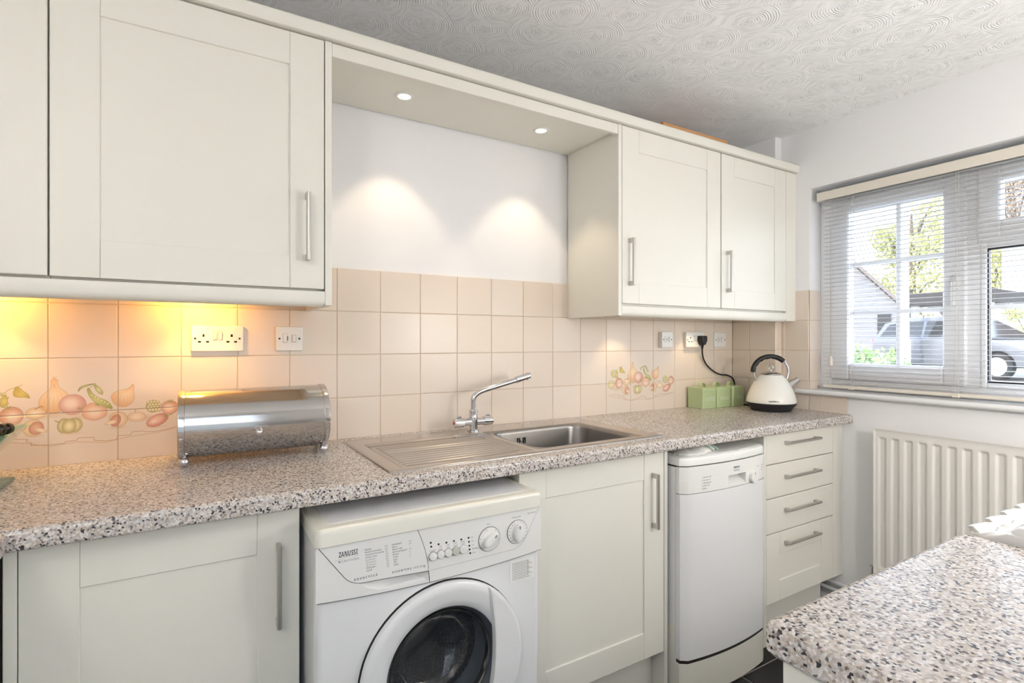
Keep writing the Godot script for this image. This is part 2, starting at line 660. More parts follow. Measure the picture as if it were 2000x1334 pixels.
func make_materials() -> void:
	mat("wall_paint", Color(0.945, 0.945, 0.95), 0.85, 0, 0.2)
	mat("cabinet_cream", Color(0.92, 0.912, 0.874), 0.42, 0, 0.45)
	mat("cabinet_gap", Color(0.55, 0.52, 0.45), 0.8)
	mat("plinth_cream", Color(0.88, 0.872, 0.84), 0.5)
	mat("tile_glaze", Color(0.890, 0.838, 0.782), 0.30, 0, 0.5)
	mat("tile_glaze_warm", Color(0.887, 0.830, 0.770), 0.33, 0, 0.5)
	mat("tile_glaze_pale", Color(0.893, 0.845, 0.793), 0.28, 0, 0.5)
	mat("grout", Color(0.84, 0.77, 0.69), 0.9, 0, 0.2)
	mat("floor_tile", Color(0.075, 0.072, 0.078), 0.42, 0, 0.5)
	mat("floor_grout", Color(0.72, 0.70, 0.68), 0.9)
	mat("chrome", Color(0.86, 0.86, 0.87), 0.07, 1.0)
	mat("polished_steel", Color(0.80, 0.79, 0.78), 0.11, 1.0)
	mat("brushed_steel", Color(0.78, 0.77, 0.75), 0.36, 1.0)
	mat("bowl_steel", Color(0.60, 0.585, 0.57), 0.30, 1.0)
	mat("sink_steel", Color(0.74, 0.72, 0.70), 0.24, 1.0)
	mat("white_plastic", Color(0.92, 0.92, 0.91), 0.28, 0, 0.5)
	mat("cream_plastic", Color(0.915, 0.908, 0.868), 0.32, 0, 0.5)
	mat("button_grey", Color(0.80, 0.80, 0.76), 0.35)
	mat("white_enamel", Color(0.915, 0.92, 0.925), 0.25, 0, 0.5)
	mat("upvc", Color(0.975, 0.98, 0.99), 0.3, 0, 0.5)
	mat("blind_white", Color(0.80, 0.80, 0.795), 0.45)
	mat("blind_cream", Color(0.88, 0.855, 0.81), 0.5)
	mat("black_plastic", Color(0.045, 0.045, 0.05), 0.38)
	mat("charcoal_plastic", Color(0.14, 0.14, 0.16), 0.5)
	mat("dark_seam", Color(0.17, 0.16, 0.15), 0.8)
	mat("print_grey", Color(0.30, 0.30, 0.33), 0.7)
	mat("print_pale", Color(0.60, 0.62, 0.64), 0.7)
	mat("print_white", Color(0.93, 0.93, 0.915), 0.6)
	mat("sage_enamel", Color(0.73, 0.80, 0.61), 0.30, 0, 0.5)
	mat("kettle_cream", Color(0.95, 0.945, 0.915), 0.16, 0, 0.6)
	mat("red_dot", Color(0.80, 0.10, 0.08), 0.3)
	mat("radiator_white", Color(0.91, 0.90, 0.88), 0.35)
	mat("card", Color(0.78, 0.58, 0.40), 0.75)
	mat("rubber_grey", Color(0.30, 0.33, 0.36), 0.45)
	mat("drum_steel", Color(0.42, 0.40, 0.38), 0.3, 1.0)
	mat("drum_hole", Color(0.02, 0.02, 0.02), 0.8)
	mat("cloth_white", Color(0.88, 0.88, 0.86), 0.9)
	mat("cloth_green", Color(0.62, 0.74, 0.66), 0.9)
	mat("olive_black", Color(0.05, 0.045, 0.05), 0.18)
	var g := mat("window_glass", Color(0.95, 0.98, 1.0, 0.05), 0.02)
	g.transparency = BaseMaterial3D.TRANSPARENCY_ALPHA
	var dg := mat("door_glass", Color(0.55, 0.58, 0.62, 0.12), 0.03)
	dg.transparency = BaseMaterial3D.TRANSPARENCY_ALPHA
	var gg := mat("green_glass", Color(0.45, 0.78, 0.68, 0.30), 0.04)
	gg.transparency = BaseMaterial3D.TRANSPARENCY_ALPHA
	var tg := mat("teal_glass", Color(0.05, 0.42, 0.40, 0.75), 0.06)
	tg.transparency = BaseMaterial3D.TRANSPARENCY_ALPHA
	var og := mat("obscured_glass", Color(0.90, 0.93, 0.93, 0.52), 0.2)
	og.transparency = BaseMaterial3D.TRANSPARENCY_ALPHA
	var l := mat("lamp_glow", Color(1, 0.95, 0.85), 0.5)
	l.emission_enabled = true
	l.emission = Color(1.0, 0.90, 0.72)
	l.emission_energy_multiplier = 3.0
	var c := mat("ceiling_plaster", Color(0.965, 0.965, 0.97), 0.75, 0, 0.25)
	c.heightmap_enabled = true
	c.heightmap_texture = swirl_texture()
	c.heightmap_scale = 0.30
	for k in 2:
		var t := mat(["tile_painted", "tile_painted_pale"][k], Color.WHITE, 0.30)
		if k == 0:
			t.albedo_texture = vegetables(Color(0.890, 0.838, 0.782))
		else:
			t.albedo_texture = M["tile_painted"].albedo_texture
	granite_material()


# ---------------------------------------------------------------- the scene
func _ready() -> void:
	# camera (level, turned 30.85 degrees to the right of the tiled wall's normal)
	var cam := Camera3D.new()
	cam.name = "camera"
	add_child(cam)
	cam.position = Vector3(0.3487, 1.2442, 1.8363)
	cam.rotation = Vector3(0, -0.5385, 0)
	cam.fov = rad_to_deg(2.0 * atan(667.0 / 1020.37))
	cam.near = 0.05
	cam.far = 300.0
	cam.current = true
	# sky and exposure
	var env := Environment.new()
	env.background_mode = Environment.BG_SKY
	var sky := Sky.new()
	var sm := ProceduralSkyMaterial.new()
	sm.sky_top_color = Color(0.80, 0.87, 0.97)
	sm.sky_horizon_color = Color(0.97, 0.98, 1.0)
	sm.ground_horizon_color = Color(0.80, 0.80, 0.78)
	sm.ground_bottom_color = Color(0.55, 0.54, 0.52)
	sm.sky_energy_multiplier = 2.35
	sm.ground_energy_multiplier = 1.6
	sky.sky_material = sm
	env.sky = sky
	env.ambient_light_source = Environment.AMBIENT_SOURCE_SKY
	env.tonemap_mode = Environment.TONE_MAPPER_LINEAR
	env.tonemap_exposure = 1.19
	env.sdfgi_enabled = true
	env.ssao_enabled = true
	env.ssil_enabled = true
	var we := WorldEnvironment.new()
	we.name = "world_environment"
	we.environment = env
	add_child(we)
	# sun: from behind the tiled wall, so it lights the street but never enters the kitchen
	var sun := DirectionalLight3D.new()
	sun.name = "sun"
	add_child(sun)
	sun.look_at_from_position(Vector3.ZERO, Vector3(0.70, -0.62, 0.36))
	sun.light_color = Color(1.0, 0.95, 0.86)
	sun.light_energy = 2.6
	sun.light_angular_distance = 0.6
	sun.shadow_enabled = true

	make_materials()
	build_room()
	build_window()
	build_cabinets()
	build_worktops()
	build_sink()
	build_washing_machine()
	build_dishwasher()
	build_cooker()
	build_radiator()
	build_small_things()
	build_lamps()
	build_outside()
	var together := {"canister": "sage green canisters", "downlight": "small recessed lamps", "lamp": "opal globe wall lamps", "cabinet": "cream kitchen units", "socket": "double sockets on the tiles", "switch": "fused switches on the tiles",
		"panel": "cream end and filler panels", "pelmet": "light pelmets", "worktop": "speckled worktops", "tree": "trees beyond the window", "shrub": "shrubs beyond the window"}
	for o in get_children():
		if o.has_meta("category") and together.has(o.get_meta("category")):
			o.set_meta("group", together[o.get_meta("category")])


# ---------------------------------------------------------------- room shell
func build_room() -> void:
	var wp: Material = M["wall_paint"]
	var back := struct("wall_back", bx(Vector3(-0.83, -0.1, -0.25), Vector3(3.16, 2.5, -0.006)), wp)
	# window wall: four slabs round the opening, and the boxed-in corner beside the tiles
	var g := G.new()
	g.box(Vector3(WX, -0.1, -0.006), Vector3(3.16, 2.5, 0.388))
	g.box(Vector3(WX, -0.1, 1.62), Vector3(3.16, 2.5, 2.32))
	g.box(Vector3(WX, 1.99, 0.388), Vector3(3.16, 2.5, 1.62))
	g.box(Vector3(WX, -0.1, 0.388), Vector3(3.16, 0.99, 1.62))
	g.box(Vector3(2.857, -0.1, -0.006), Vector3(WX, 2.5, 0.245), 0.002)
	var right := struct("wall_right", g, wp)
	struct("wall_left", bx(Vector3(-0.83, -0.1, -0.006), Vector3(-0.58, 2.5, 2.32)), wp)
	# wall behind the camera with the doorway the picture is taken from
	g = G.new()
	g.box(Vector3(0.80, -0.1, 2.07), Vector3(3.16, 2.5, 2.32))
	g.box(Vector3(-0.58, 2.08, 2.07), Vector3(0.80, 2.5, 2.32))
	g.box(Vector3(-0.58, -0.1, 2.07), Vector3(-0.05, 2.08, 2.32))
	struct("wall_front", g, wp)
	# ceiling with its combed plaster swirls
	g = G.new()
	g.box(Vector3(-0.83, CEIL, -0.25), Vector3(3.16, 2.55, 2.32))
	var det := LA.x * LB.y - LA.y * LB.x
	g.planar_uv(func(v: Vector3) -> Vector2:
		var dx := v.x - 0.7964
		var dz := v.z - 0.1219
		return Vector2((LB.y * dx - LB.x * dz) / det / 6.0 + 0.5 / 6, (-LA.y * dx + LA.x * dz) / det / 8.0 + 0.5 / 8))
	struct("ceiling", g, M["ceiling_plaster"])
	# black floor tiles in half bond on pale grout
	var floor_slab := struct("floor", bx(Vector3(-0.83, -0.12, -0.25), Vector3(3.16, -0.002, 2.32)), M["floor_grout"])
	var ft := bx(Vector3(-0.2985, -0.0095, -0.1485), Vector3(0.2985, 0.0, 0.1485), 0.002).mesh()
	var fh := bx(Vector3(-0.1485, -0.0095, -0.1485), Vector3(0.1485, 0.0, 0.1485), 0.002).mesh()
	for r in 9:
		var z := 0.6065 - 0.15 - 0.6 + 0.3 * r
		var x0 := 2.0785 - 0.3 * ((r + 1) % 2)
		for k in range(-5, 3):
			var cx := x0 + 0.6 * k + 0.3
			if cx > -0.6 and cx < 2.75 and z > -0.1:
				piece("floor_tile", ft, M["floor_tile"], Vector3(cx, 0, z), floor_slab)
	# wall tiles: 150 mm grid, faces at z = 0
	var mats := [M["tile_glaze"], M["tile_glaze_warm"], M["tile_glaze_pale"]]
	var rng := RandomNumberGenerator.new()
	rng.seed = 21
	var px := 0.15
	var ys := [0.908, 1.0501, 1.199, 1.3479, 1.4966]
	g = G.new()
	g.box(Vector3(-0.58, 0.87, -0.0065), Vector3(2.857, 1.494, -0.0022))
	part("grout", g, M["grout"], back)
	var shared := {}
	for r in 4:
		for k in range(-4, 19):
			var x0 := maxf(k * px, -0.58)
			var x1 := minf((k + 1) * px, 2.852)
			if x1 - x0 < 0.012:
				continue
			var mot := -1
			if r < 2 and ((k >= -1 and k <= 1) or (k >= 13 and k <= 15)):
				mot = 0
			var w := x1 - x0 - 0.0018
			var h: float = ys[r + 1] - ys[r] - 0.0018
			var c := Vector3((x0 + x1) / 2, (ys[r] + ys[r + 1]) / 2, 0)
			if mot >= 0:
				g = bx(Vector3(c.x - w / 2, c.y - h / 2, -0.0062), Vector3(c.x + w / 2, c.y + h / 2, 0), 0.0016)
				var ox := -0.15 if k < 5 else 1.95
				g.planar_uv(func(v: Vector3) -> Vector2: return Vector2((v.x - ox) / 0.45, (1.199 - v.y) / 0.298))
				part("painted_tile", g, M["tile_painted"], back)
			else:
				var key := "%.4f %.4f" % [w, h]
				if not shared.has(key):
					shared[key] = bx(Vector3(-w / 2, -h / 2, -0.0062), Vector3(w / 2, h / 2, 0), 0.0016).mesh()
				piece("wall_tile", shared[key], mats[rng.randi() % 3], c, back)
	# tiles on the boxed corner, on the window wall, below the sill and in the reveal
	g = G.new()
	g.box(Vector3(2.8545, 0.87, 0), Vector3(2.8575, 1.494, 0.2475))
	g.box(Vector3(2.857, 0.87, 0.2445), Vector3(2.9065, 1.494, 0.2475))
	g.box(Vector3(2.9065, 0.87, 0.2475), Vector3(2.91, 1.494, 0.3865))
	g.box(Vector3(2.9065, 0.87, 0.388), Vector3(2.91, 0.989, 0.565))
	g.box(Vector3(2.9085, 1.0, 0.386), Vector3(2.996, 1.494, 0.3905))
	part("grout", g, M["grout"], right)
	for r in 4:
		var y0: float = ys[r] + 0.0011
		var y1: float = ys[r + 1] - 0.0011
		var cells := [[2.852, 2.8575, 0.0005, 0.0995], [2.852, 2.8575, 0.1015, 0.249], [2.9045, 2.91, 0.2495, 0.2675], [2.9045, 2.91, 0.2697, 0.3865]]
		for q in cells:
			part("wall_tile", bx(Vector3(q[0], y0, q[2]), Vector3(q[1], y1, q[3]), 0.0015), mats[rng.randi() % 3], right)
		part("wall_tile", bx(Vector3(2.8545, y0, 0.2445), Vector3(2.9045, y1, 0.250), 0.0015), mats[rng.randi() % 3], right)
		part("wall_tile", bx(Vector3(2.9085, maxf(y0, 1.008), 0.386), Vector3(2.994, y1, 0.3925), 0.0015), mats[rng.randi() % 3], right)
	for q in [[0.3887, 0.438], [0.4402, 0.565]]:
		part("wall_tile", bx(Vector3(2.9045, 0.909, q[0]), Vector3(2.91, 0.989, q[1]), 0.0015), mats[rng.randi() % 3], right)
	# doorway lining behind the camera
	g = G.new()
	g.box(Vector3(-0.05, 0, 2.06), Vector3(-0.02, 2.08, 2.33), 0.003)
	g.box(Vector3(0.77, 0, 2.06), Vector3(0.80, 2.08, 2.33), 0.003)
	g.box(Vector3(-0.05, 2.05, 2.06), Vector3(0.80, 2.08, 2.33), 0.003)
	for z in [[-0.02, 0.09], [0.66, 0.77]]:
		g.box(Vector3(z[0], 0.005, 2.15), Vector3(z[1], 2.05, 2.19), 0.003)
	for y in [[0.005, 0.16], [1.93, 2.05]]:
		g.box(Vector3(0.09, y[0], 2.15), Vector3(0.66, y[1], 2.19), 0.003)
	var dr := struct("door_1", g, M["white_enamel"])
	part("pane", bx(Vector3(0.085, 0.155, 2.166), Vector3(0.665, 1.935, 2.172)), M["obscured_glass"], dr)
	g = G.new()
	g.tube([Vector3(0.04, 1.02, 2.15), Vector3(0.04, 1.02, 2.105), Vector3(0.05, 1.02, 2.10), Vector3(0.15, 1.02, 2.10)], 0.009, 10)
	part("handle", g, M["chrome"], dr)


# ---------------------------------------------------------------- window, sill, blind
func build_window() -> void:
	var u: Material = M["upvc"]
	var g := G.new()
	var ring := func(gg: G, z0: float, y0: float, z1: float, y1: float, w: float, x0: float, x1: float, b: float) -> void:
		gg.box(Vector3(x0, y0, z0), Vector3(x1, y1, z0 + w), b)
		gg.box(Vector3(x0, y0, z1 - w), Vector3(x1, y1, z1), b)
		gg.box(Vector3(x0, y0, z0 + w), Vector3(x1, y0 + w, z1 - w), b)
		gg.box(Vector3(x0, y1 - w, z0 + w), Vector3(x1, y1, z1 - w), b)
	ring.call(g, 0.388, 1.012, 1.62, 1.99, 0.052, 3.005, 3.07, 0.004)
	g.box(Vector3(3.0035, 1.0642, 0.962), Vector3(3.068, 1.9378, 1.012), 0.003)       # mullion
	g.box(Vector3(3.0040, 1.628, 1.0122), Vector3(3.067, 1.668, 1.5678), 0.003)      # transom
	var win := struct("window_1", g, u)
	# left casement
	g = G.new()
	ring.call(g, 0.448, 1.062, 0.970, 1.935, 0.078, 2.990, 3.045, 0.006)
	var sash := part("sash", g, u, win)
	part("pane", bx(Vector3(3.02, 1.115, 0.515), Vector3(3.024, 1.885, 0.915)), M["window_glass"], sash)
	for y in [1.379, 1.608]:
		part("glazing_bar", bx(Vector3(3.008, y - 0.009, 0.52), Vector3(3.036, y + 0.009, 0.90), 0.003), u, sash)
	part("glazing_bar", bx(Vector3(3.0075, 1.12, 0.716), Vector3(3.0365, 1.88, 0.735), 0.003), u, sash)
	g = G.new()
	g.box(Vector3(2.978, 1.455, 0.925), Vector3(2.992, 1.515, 0.948), 0.004)
	g.box(Vector3(2.958, 1.385, 0.929), Vector3(2.978, 1.49, 0.944), 0.006)
	part("handle", g, M["white_plastic"], sash)
	# lower right fixed light with a dark gasket, upper right top-hung light
	g = G.new()
	ring.call(g, 1.012, 1.062, 1.57, 1.630, 0.020, 2.999, 3.05, 0.004)
	var low := part("fixed_frame", g, u, win)
	g = G.new()
	ring.call(g, 1.030, 1.082, 1.552, 1.610, 0.006, 3.006, 3.03, 0.0)
	part("gasket", g, M["black_plastic"], low)
	part("pane", bx(Vector3(3.02, 1.082, 1.03), Vector3(3.024, 1.61, 1.552)), M["window_glass"], low)
	part("glazing_bar", bx(Vector3(3.008, 1.371, 1.034), Vector3(3.036, 1.388, 1.55), 0.003), u, low)
	g = G.new()
	ring.call(g, 1.004, 1.645, 1.575, 1.935, 0.070, 2.990, 3.045, 0.006)
	var top := part("vent_sash", g, u, win)
	part("pane", bx(Vector3(3.02, 1.70, 1.06), Vector3(3.024, 1.88, 1.52)), M["window_glass"], top)
	# sill board with a rounded nose
	g = G.new()
	var q := PackedVector2Array([Vector2(3.01, 0.989), Vector2(3.01, 1.013)])
	for k in 9:
		var a := PI / 2 + PI * k / 8
		q.append(Vector2(2.878 + 0.012 * cos(a), 1.001 + 0.012 * sin(a)))
	var keep := g.t
	g.t = Transform3D(Basis.IDENTITY, Vector3.ZERO)
	var sill_l := 0.335
	g.prism(q, sill_l, 1.67, 0.003, 0.003)
	# the ears that lap over the wall either side of the opening end at its face
	struct("windowsill", g, M["white_enamel"])
	# venetian blind
	var b := thing("venetian_blind", "white venetian blind lowered in front of the window, slats open", "blind", Vector3(2.95, 1.965, 1.0))
	g = G.new()
	g.box(Vector3(2.917, 1.921, 0.425), Vector3(2.924, 1.9625, 1.60), 0.002)
	g.box(Vector3(2.917, 1.921, 0.418), Vector3(2.948, 1.9625, 0.425), 0.002)
	part("valance", g, M["blind_cream"], b)
	part("head_rail", bx(Vector3(2.93, 1.928, 0.428), Vector3(2.966, 1.962, 1.598), 0.003), M["blind_white"], b)
	part("bottom_rail", bx(Vector3(2.936, 1.022, 0.436), Vector3(2.964, 1.0375, 1.60), 0.004), M["blind_cream"], b)
	g = G.new(60.0)
	var prof := []
	for k in 7:
		var s := -1.0 + k / 3.0
		prof.append(Vector2(s * 0.0125, 0.0012 * (1 - s * s)))
	for k in 6:
		for side in 2:
			var a0: Vector2 = prof[k]
			var a1: Vector2 = prof[k + 1]
			var o := 0.0004 if side == 0 else -0.0002
			var p00 := Vector3(a0.x, a0.y + o, -0.582)
			var p10 := Vector3(a1.x, a1.y + o, -0.582)
			var p01 := Vector3(a0.x, a0.y + o, 0.582)
			var p11 := Vector3(a1.x, a1.y + o, 0.582)
			if side == 0:
				g.quad(p00, p01, p11, p10)
			else:
				g.quad(p00, p10, p11, p01)
	for e in [0, 6]:
		var v: Vector2 = prof[e]
		g.face_out([Vector3(v.x, v.y + 0.0004, -0.582), Vector3(v.x, v.y - 0.0002, -0.582), Vector3(v.x, v.y - 0.0002, 0.582), Vector3(v.x, v.y + 0.0004, 0.582)], Vector3.ZERO)
	var slat := g.mesh()
	var pitch := 0.0197
	for k in 45:
		var o := piece("slat", slat, M["blind_white"], Vector3(2.95, 1.0525 + pitch * k, 1.018), b)
		o.rotation.z = deg_to_rad(0.0)
	for z in [0.565, 0.955, 1.40]:
		g = G.new()
		for x in [2.9365, 2.9635]:
			g.tube([Vector3(x, 1.03, z), Vector3(x, 1.93, z)], 0.0007, 5)
		g.tube([Vector3(2.937, 1.03, z + 0.009), Vector3(2.937, 1.93, z + 0.009)], 0.0008, 5)
		part("ladder_cord", g, M["blind_white"], b)
		part("cord_clip", bx(Vector3(2.930, 1.020, z - 0.012), Vector3(2.938, 1.032, z + 0.012), 0.002), M["blind_cream"], b)
	g = G.new()
	for z in [0.474, 0.479]:
		g.tube([Vector3(2.930, 1.92, z), Vector3(2.930, 1.175, (z + 0.478) / 2)], 0.0008, 5)
	part("pull_cord", g, M["blind_white"], b)
	g = G.new()
	g.t = Transform3D(Basis.IDENTITY, Vector3(2.930, 1.130, 0.477))
	g.lathe([[0.0001, 0], [0.008, 0.0], [0.009, 0.004], [0.0075, 0.036], [0.004, 0.044], [0.0001, 0.045]], 14)
	part("cord_weight", g, M["blind_cream"], b)


# ---------------------------------------------------------------- kitchen units
func bar_handle(size: float, upright: bool, at: Vector3, parent: Node3D) -> void:
	var g := G.new()
	g.t = Transform3D(Basis.IDENTITY if upright else Basis(Vector3(0, 0, 1), -PI / 2), at)
	var h := size / 2
	# D-shaped bar standing 28 mm off the door on two flat legs
	var d := PackedVector2Array()
	for k in 9:
		var a := PI * k / 8
		d.append(Vector2(0.0055 * cos(a), 0.027 + 0.0055 * sin(a)))
	d.append(Vector2(-0.0055, 0.0225))
	d.append(Vector2(0.0055, 0.0225))
	var flipped := PackedVector2Array()
	for v in d:
		flipped.append(Vector2(v.x, v.y))
	g.exty(flipped, -h, h, 0.0008, 0.0008)
	for s in [-1, 1]:
		g.box(Vector3(-0.005, s * h - (0.017 if s > 0 else 0.0), 0), Vector3(0.005, s * h + (0.0 if s > 0 else 0.017), 0.0235), 0.0008)
	part("handle", g, M["brushed_steel"], parent)


# shaker front facing +z: recessed panel, two full-height stiles, two rails
func shaker(called: String, x0: float, y0: float, x1: float, y1: float, z: float, sw: float, rt: float, rb: float, parent: Node3D) -> MeshInstance3D:
	var m: Material = M["cabinet_cream"]
	var door := part(called, bx(Vector3(x0 + sw - 0.004, y0 + rb - 0.004, z - 0.017), Vector3(x1 - sw + 0.004, y1 - rt + 0.004, z - 0.0055)), m, parent)
	for s in 2:
		var a: float = [x0, x1 - sw][s]
		part("stile", bx(Vector3(a, y0, z - 0.019), Vector3(a + sw, y1, z), 0.0016), m, door)
		var b: float = [y0, y1 - rt][s]
		var e: float = [y0 + rb, y1][s]
		part("rail", bx(Vector3(x0 + sw + 0.0003, b, z - 0.019), Vector3(x1 - sw - 0.0003, e, z - 0.0006), 0.0014), m, door)
	return door


func build_cabinets() -> void:
	var m: Material = M["cabinet_cream"]
	var dim: Material = M["plinth_cream"]
	var WZ := 0.321
	# ---- wall units, left
	var c := thing("wall_cabinet", "plain corner wall cabinet cut off by the left edge, left of the large door", "cabinet", Vector3(-0.25, 1.385, 0.15))
	part("body", bx(Vector3(-0.575, 1.386, 0.001), Vector3(0.0610, 2.082, 0.300)), m, c)
	part("door", bx(Vector3(-0.50, 1.390, 0.302), Vector3(0.0592, 2.081, WZ), 0.002), m, c)
	c = thing("wall_cabinet", "large cream wall cabinet above the bread bin, with one wide framed door", "cabinet", Vector3(0.355, 1.385, 0.15))
	part("body", bx(Vector3(0.0625, 1.386, 0.001), Vector3(0.6465, 2.082, 0.300)), m, c)
	var d := shaker("door", 0.0630, 1.3895, 0.6455, 2.081, WZ, 0.0885, 0.088, 0.0885, c)
	bar_handle(0.184, true, Vector3(0.6005, 1.556, WZ - 0.001), d)
	c = thing("end_panel", "narrow cream panel at the right end of the large left wall cabinet", "panel", Vector3(0.657, 1.345, 0.16))
	part("body", bx(Vector3(0.648, 1.3445, 0.0005), Vector3(0.666, 2.082, WZ + 0.001), 0.001), m, c)
	# ---- bridging soffit over the sink
	var g := G.new()
	g.box(Vector3(0.6662, 2.058, 0.0005), Vector3(1.7298, 2.0815, 0.302))
	var so := thing("bridging_panel", "cream panel bridging the wall cabinets over the sink, holding two downlights", "panel", Vector3(1.198, 2.058, 0.15))
	part("body", g, m, so)
	part("front_strip", bx(Vector3(0.6662, 2.044, 0.302), Vector3(1.7298, 2.0815, 0.320), 0.0015), m, so)
	# ---- wall units, right
	c = thing("end_panel", "tall cream side panel of the right wall cabinets, beside the white niche", "panel", Vector3(1.739, 1.345, 0.16))
	part("body", bx(Vector3(1.730, 1.3445, 0.0005), Vector3(1.748, 2.082, WZ + 0.001), 0.001), m, c)
	c = thing("wall_cabinet", "wider of the two right wall cabinets, next to the white niche", "cabinet", Vector3(2.04, 1.385, 0.15))
	part("body", bx(Vector3(1.7485, 1.386, 0.001), Vector3(2.3355, 2.082, 0.300)), m, c)
	d = shaker("door", 1.7510, 1.3925, 2.3325, 2.081, WZ, 0.0885, 0.09, 0.085, c)
	bar_handle(0.184, true, Vector3(1.7885, 1.554, WZ - 0.001), d)
	c = thing("wall_cabinet", "narrower right wall cabinet nearest the window, above the kettle", "cabinet", Vector3(2.58, 1.385, 0.15))
	part("body", bx(Vector3(2.3365, 1.386, 0.001), Vector3(2.826, 2.082, 0.300)), m, c)
	d = shaker("door", 2.3395, 1.3925, 2.8245, 2.081, WZ, 0.0895, 0.09, 0.085, c)
	bar_handle(0.184, true, Vector3(2.3745, 1.556, WZ - 0.001), d)
	c = thing("filler_panel", "cream filler strip between the last wall cabinet and the window wall", "panel", Vector3(2.867, 1.345, 0.31))
	part("body", bx(Vector3(2.8262, 1.345, 0.255), Vector3(2.9085, 2.082, WZ), 0.001), m, c)
	# ---- cornice and light pelmets
	var prof := PackedVector2Array([Vector2(0.29, 2.0845), Vector2(0.3355, 2.0845), Vector2(0.3375, 2.0865), Vector2(0.3395, 2.106), Vector2(0.338, 2.118), Vector2(0.332, 2.1235), Vector2(0.29, 2.1235)])
	g = G.new()
	g.extx(prof, -0.575, 2.9085)
	part("body", g, m, thing("cornice", "long cream cornice moulding along the top of all the wall cabinets", "moulding", Vector3(1.2, 2.085, 0.31)))
	var pel := PackedVector2Array([Vector2(0.285, 1.3835), Vector2(0.285, 1.3425), Vector2(0.300, 1.3405), Vector2(0.311, 1.3430), Vector2(0.318, 1.3490), Vector2(0.3215, 1.3575), Vector2(0.322, 1.378), Vector2(0.319, 1.3835)])
	g = G.new()
	g.extx(pel, -0.575, 0.6475, 0.0008)
	part("body", g, m, thing("light_pelmet", "cream light pelmet under the large left wall cabinet", "pelmet", Vector3(0.2, 1.345, 0.30)))
	g = G.new()
	g.extx(pel, 1.7485, 2.8255, 0.0008)
	part("body", g, m, thing("light_pelmet", "cream light pelmet under the two right wall cabinets", "pelmet", Vector3(2.3, 1.345, 0.30)))
	# ---- base units
	var BZ := 0.540
	c = thing("base_cabinet", "cream base cabinet left of the washing machine, with a tall bar handle", "cabinet", Vector3(0.305, 0, 0.27))
	part("body", bx(Vector3(0.0595, 0.15, 0.005), Vector3(0.5495, 0.868, 0.520)), dim, c)
	d = shaker("door", 0.0602, 0.1655, 0.5476, 0.8665, BZ, 0.0885, 0.100, 0.088, c)
	bar_handle(0.186, true, Vector3(0.5018, 0.693, BZ - 0.001), d)
	part("plinth", bx(Vector3(0.0595, 0.0, 0.465), Vector3(0.5495, 0.149, 0.482)), dim, c)
	c = thing("filler_panel", "narrow cream upright filler at the lower left edge beside the base cabinet", "panel", Vector3(0.05, 0, 0.53))
	part("body", bx(Vector3(0.0388, 0.0, 0.505), Vector3(0.0585, 0.8675, 0.540), 0.0012), m, c)
	c = thing("base_cabinet", "left hand return base cabinet, its end just showing at the lower left corner", "cabinet", Vector3(-0.27, 0, 0.95))
	part("body", bx(Vector3(-0.575, 0.15, 0.005), Vector3(0.020, 0.868, 1.42)), m, c)
	part("side_panel", bx(Vector3(0.020, 0.15, 0.545), Vector3(0.0370, 0.866, 1.42), 0.0015), m, c)
	part("plinth", bx(Vector3(-0.575, 0.0, 0.05), Vector3(-0.02, 0.149, 1.40)), dim, c)
	c = thing("base_cabinet", "cream sink base cabinet between the washing machine and the dishwasher", "cabinet", Vector3(1.44, 0, 0.27))
	g = G.new()          # an open-topped carcass, so that the bowl hangs inside it
	g.box(Vector3(1.146, 0.15, 0.01), Vector3(1.162, 0.868, 0.520))
	g.box(Vector3(1.7265, 0.15, 0.01), Vector3(1.7425, 0.868, 0.520))
	g.box(Vector3(1.162, 0.15, 0.01), Vector3(1.7265, 0.166, 0.520))
	g.box(Vector3(1.162, 0.166, 0.01), Vector3(1.7265, 0.868, 0.018))
	part("body", g, dim, c)
	d = shaker("door", 1.1475, 0.1605, 1.7425, 0.8665, BZ, 0.0945, 0.0945, 0.0885, c)
	bar_handle(0.188, true, Vector3(1.6875, 0.6985, BZ - 0.001), d)
	part("plinth", bx(Vector3(1.146, 0.0, 0.465), Vector3(1.743, 0.149, 0.482)), dim, c)
	c = thing("end_panel", "cream end panel reaching the floor between sink cabinet and dishwasher", "panel", Vector3(1.753, 0, 0.27))
	part("body", bx(Vector3(1.7445, 0.0, 0.005), Vector3(1.7606, 0.868, 0.5405), 0.001), m, c)
	c = thing("end_panel", "cream end panel reaching the floor between dishwasher and drawers", "panel", Vector3(2.32, 0, 0.27))
	part("body", bx(Vector3(2.3130, 0.0, 0.005), Vector3(2.3295, 0.868, 0.5405), 0.001), m, c)
	c = thing("drawer_unit", "cream unit of four drawers at the window end of the worktop", "cabinet", Vector3(2.58, 0, 0.27))
	part("body", bx(Vector3(2.3305, 0.15, 0.005), Vector3(2.832, 0.868, 0.518)), M["cabinet_gap"], c)
	var ys := [0.8665, 0.7385, 0.7345, 0.5975, 0.5935, 0.4525]
	for k in 3:
		d = part("drawer", bx(Vector3(2.3315, ys[k * 2 + 1], 0.520), Vector3(2.8300, ys[k * 2], BZ), 0.0025), m, c)
		bar_handle(0.236, false, Vector3(2.571, [0.8215, 0.680, 0.541][k], BZ - 0.001), d)
	d = shaker("drawer", 2.3315, 0.1655, 2.8300, 0.4485, BZ, 0.0925, 0.0905, 0.084, c)
	bar_handle(0.236, false, Vector3(2.571, 0.403, BZ - 0.001), d)
	part("plinth", bx(Vector3(2.3305, 0.0, 0.465), Vector3(2.832, 0.149, 0.482)), dim, c)
	c = thing("filler_panel", "cream filler strip between the drawers and the window wall", "panel", Vector3(2.87, 0.16, 0.53))
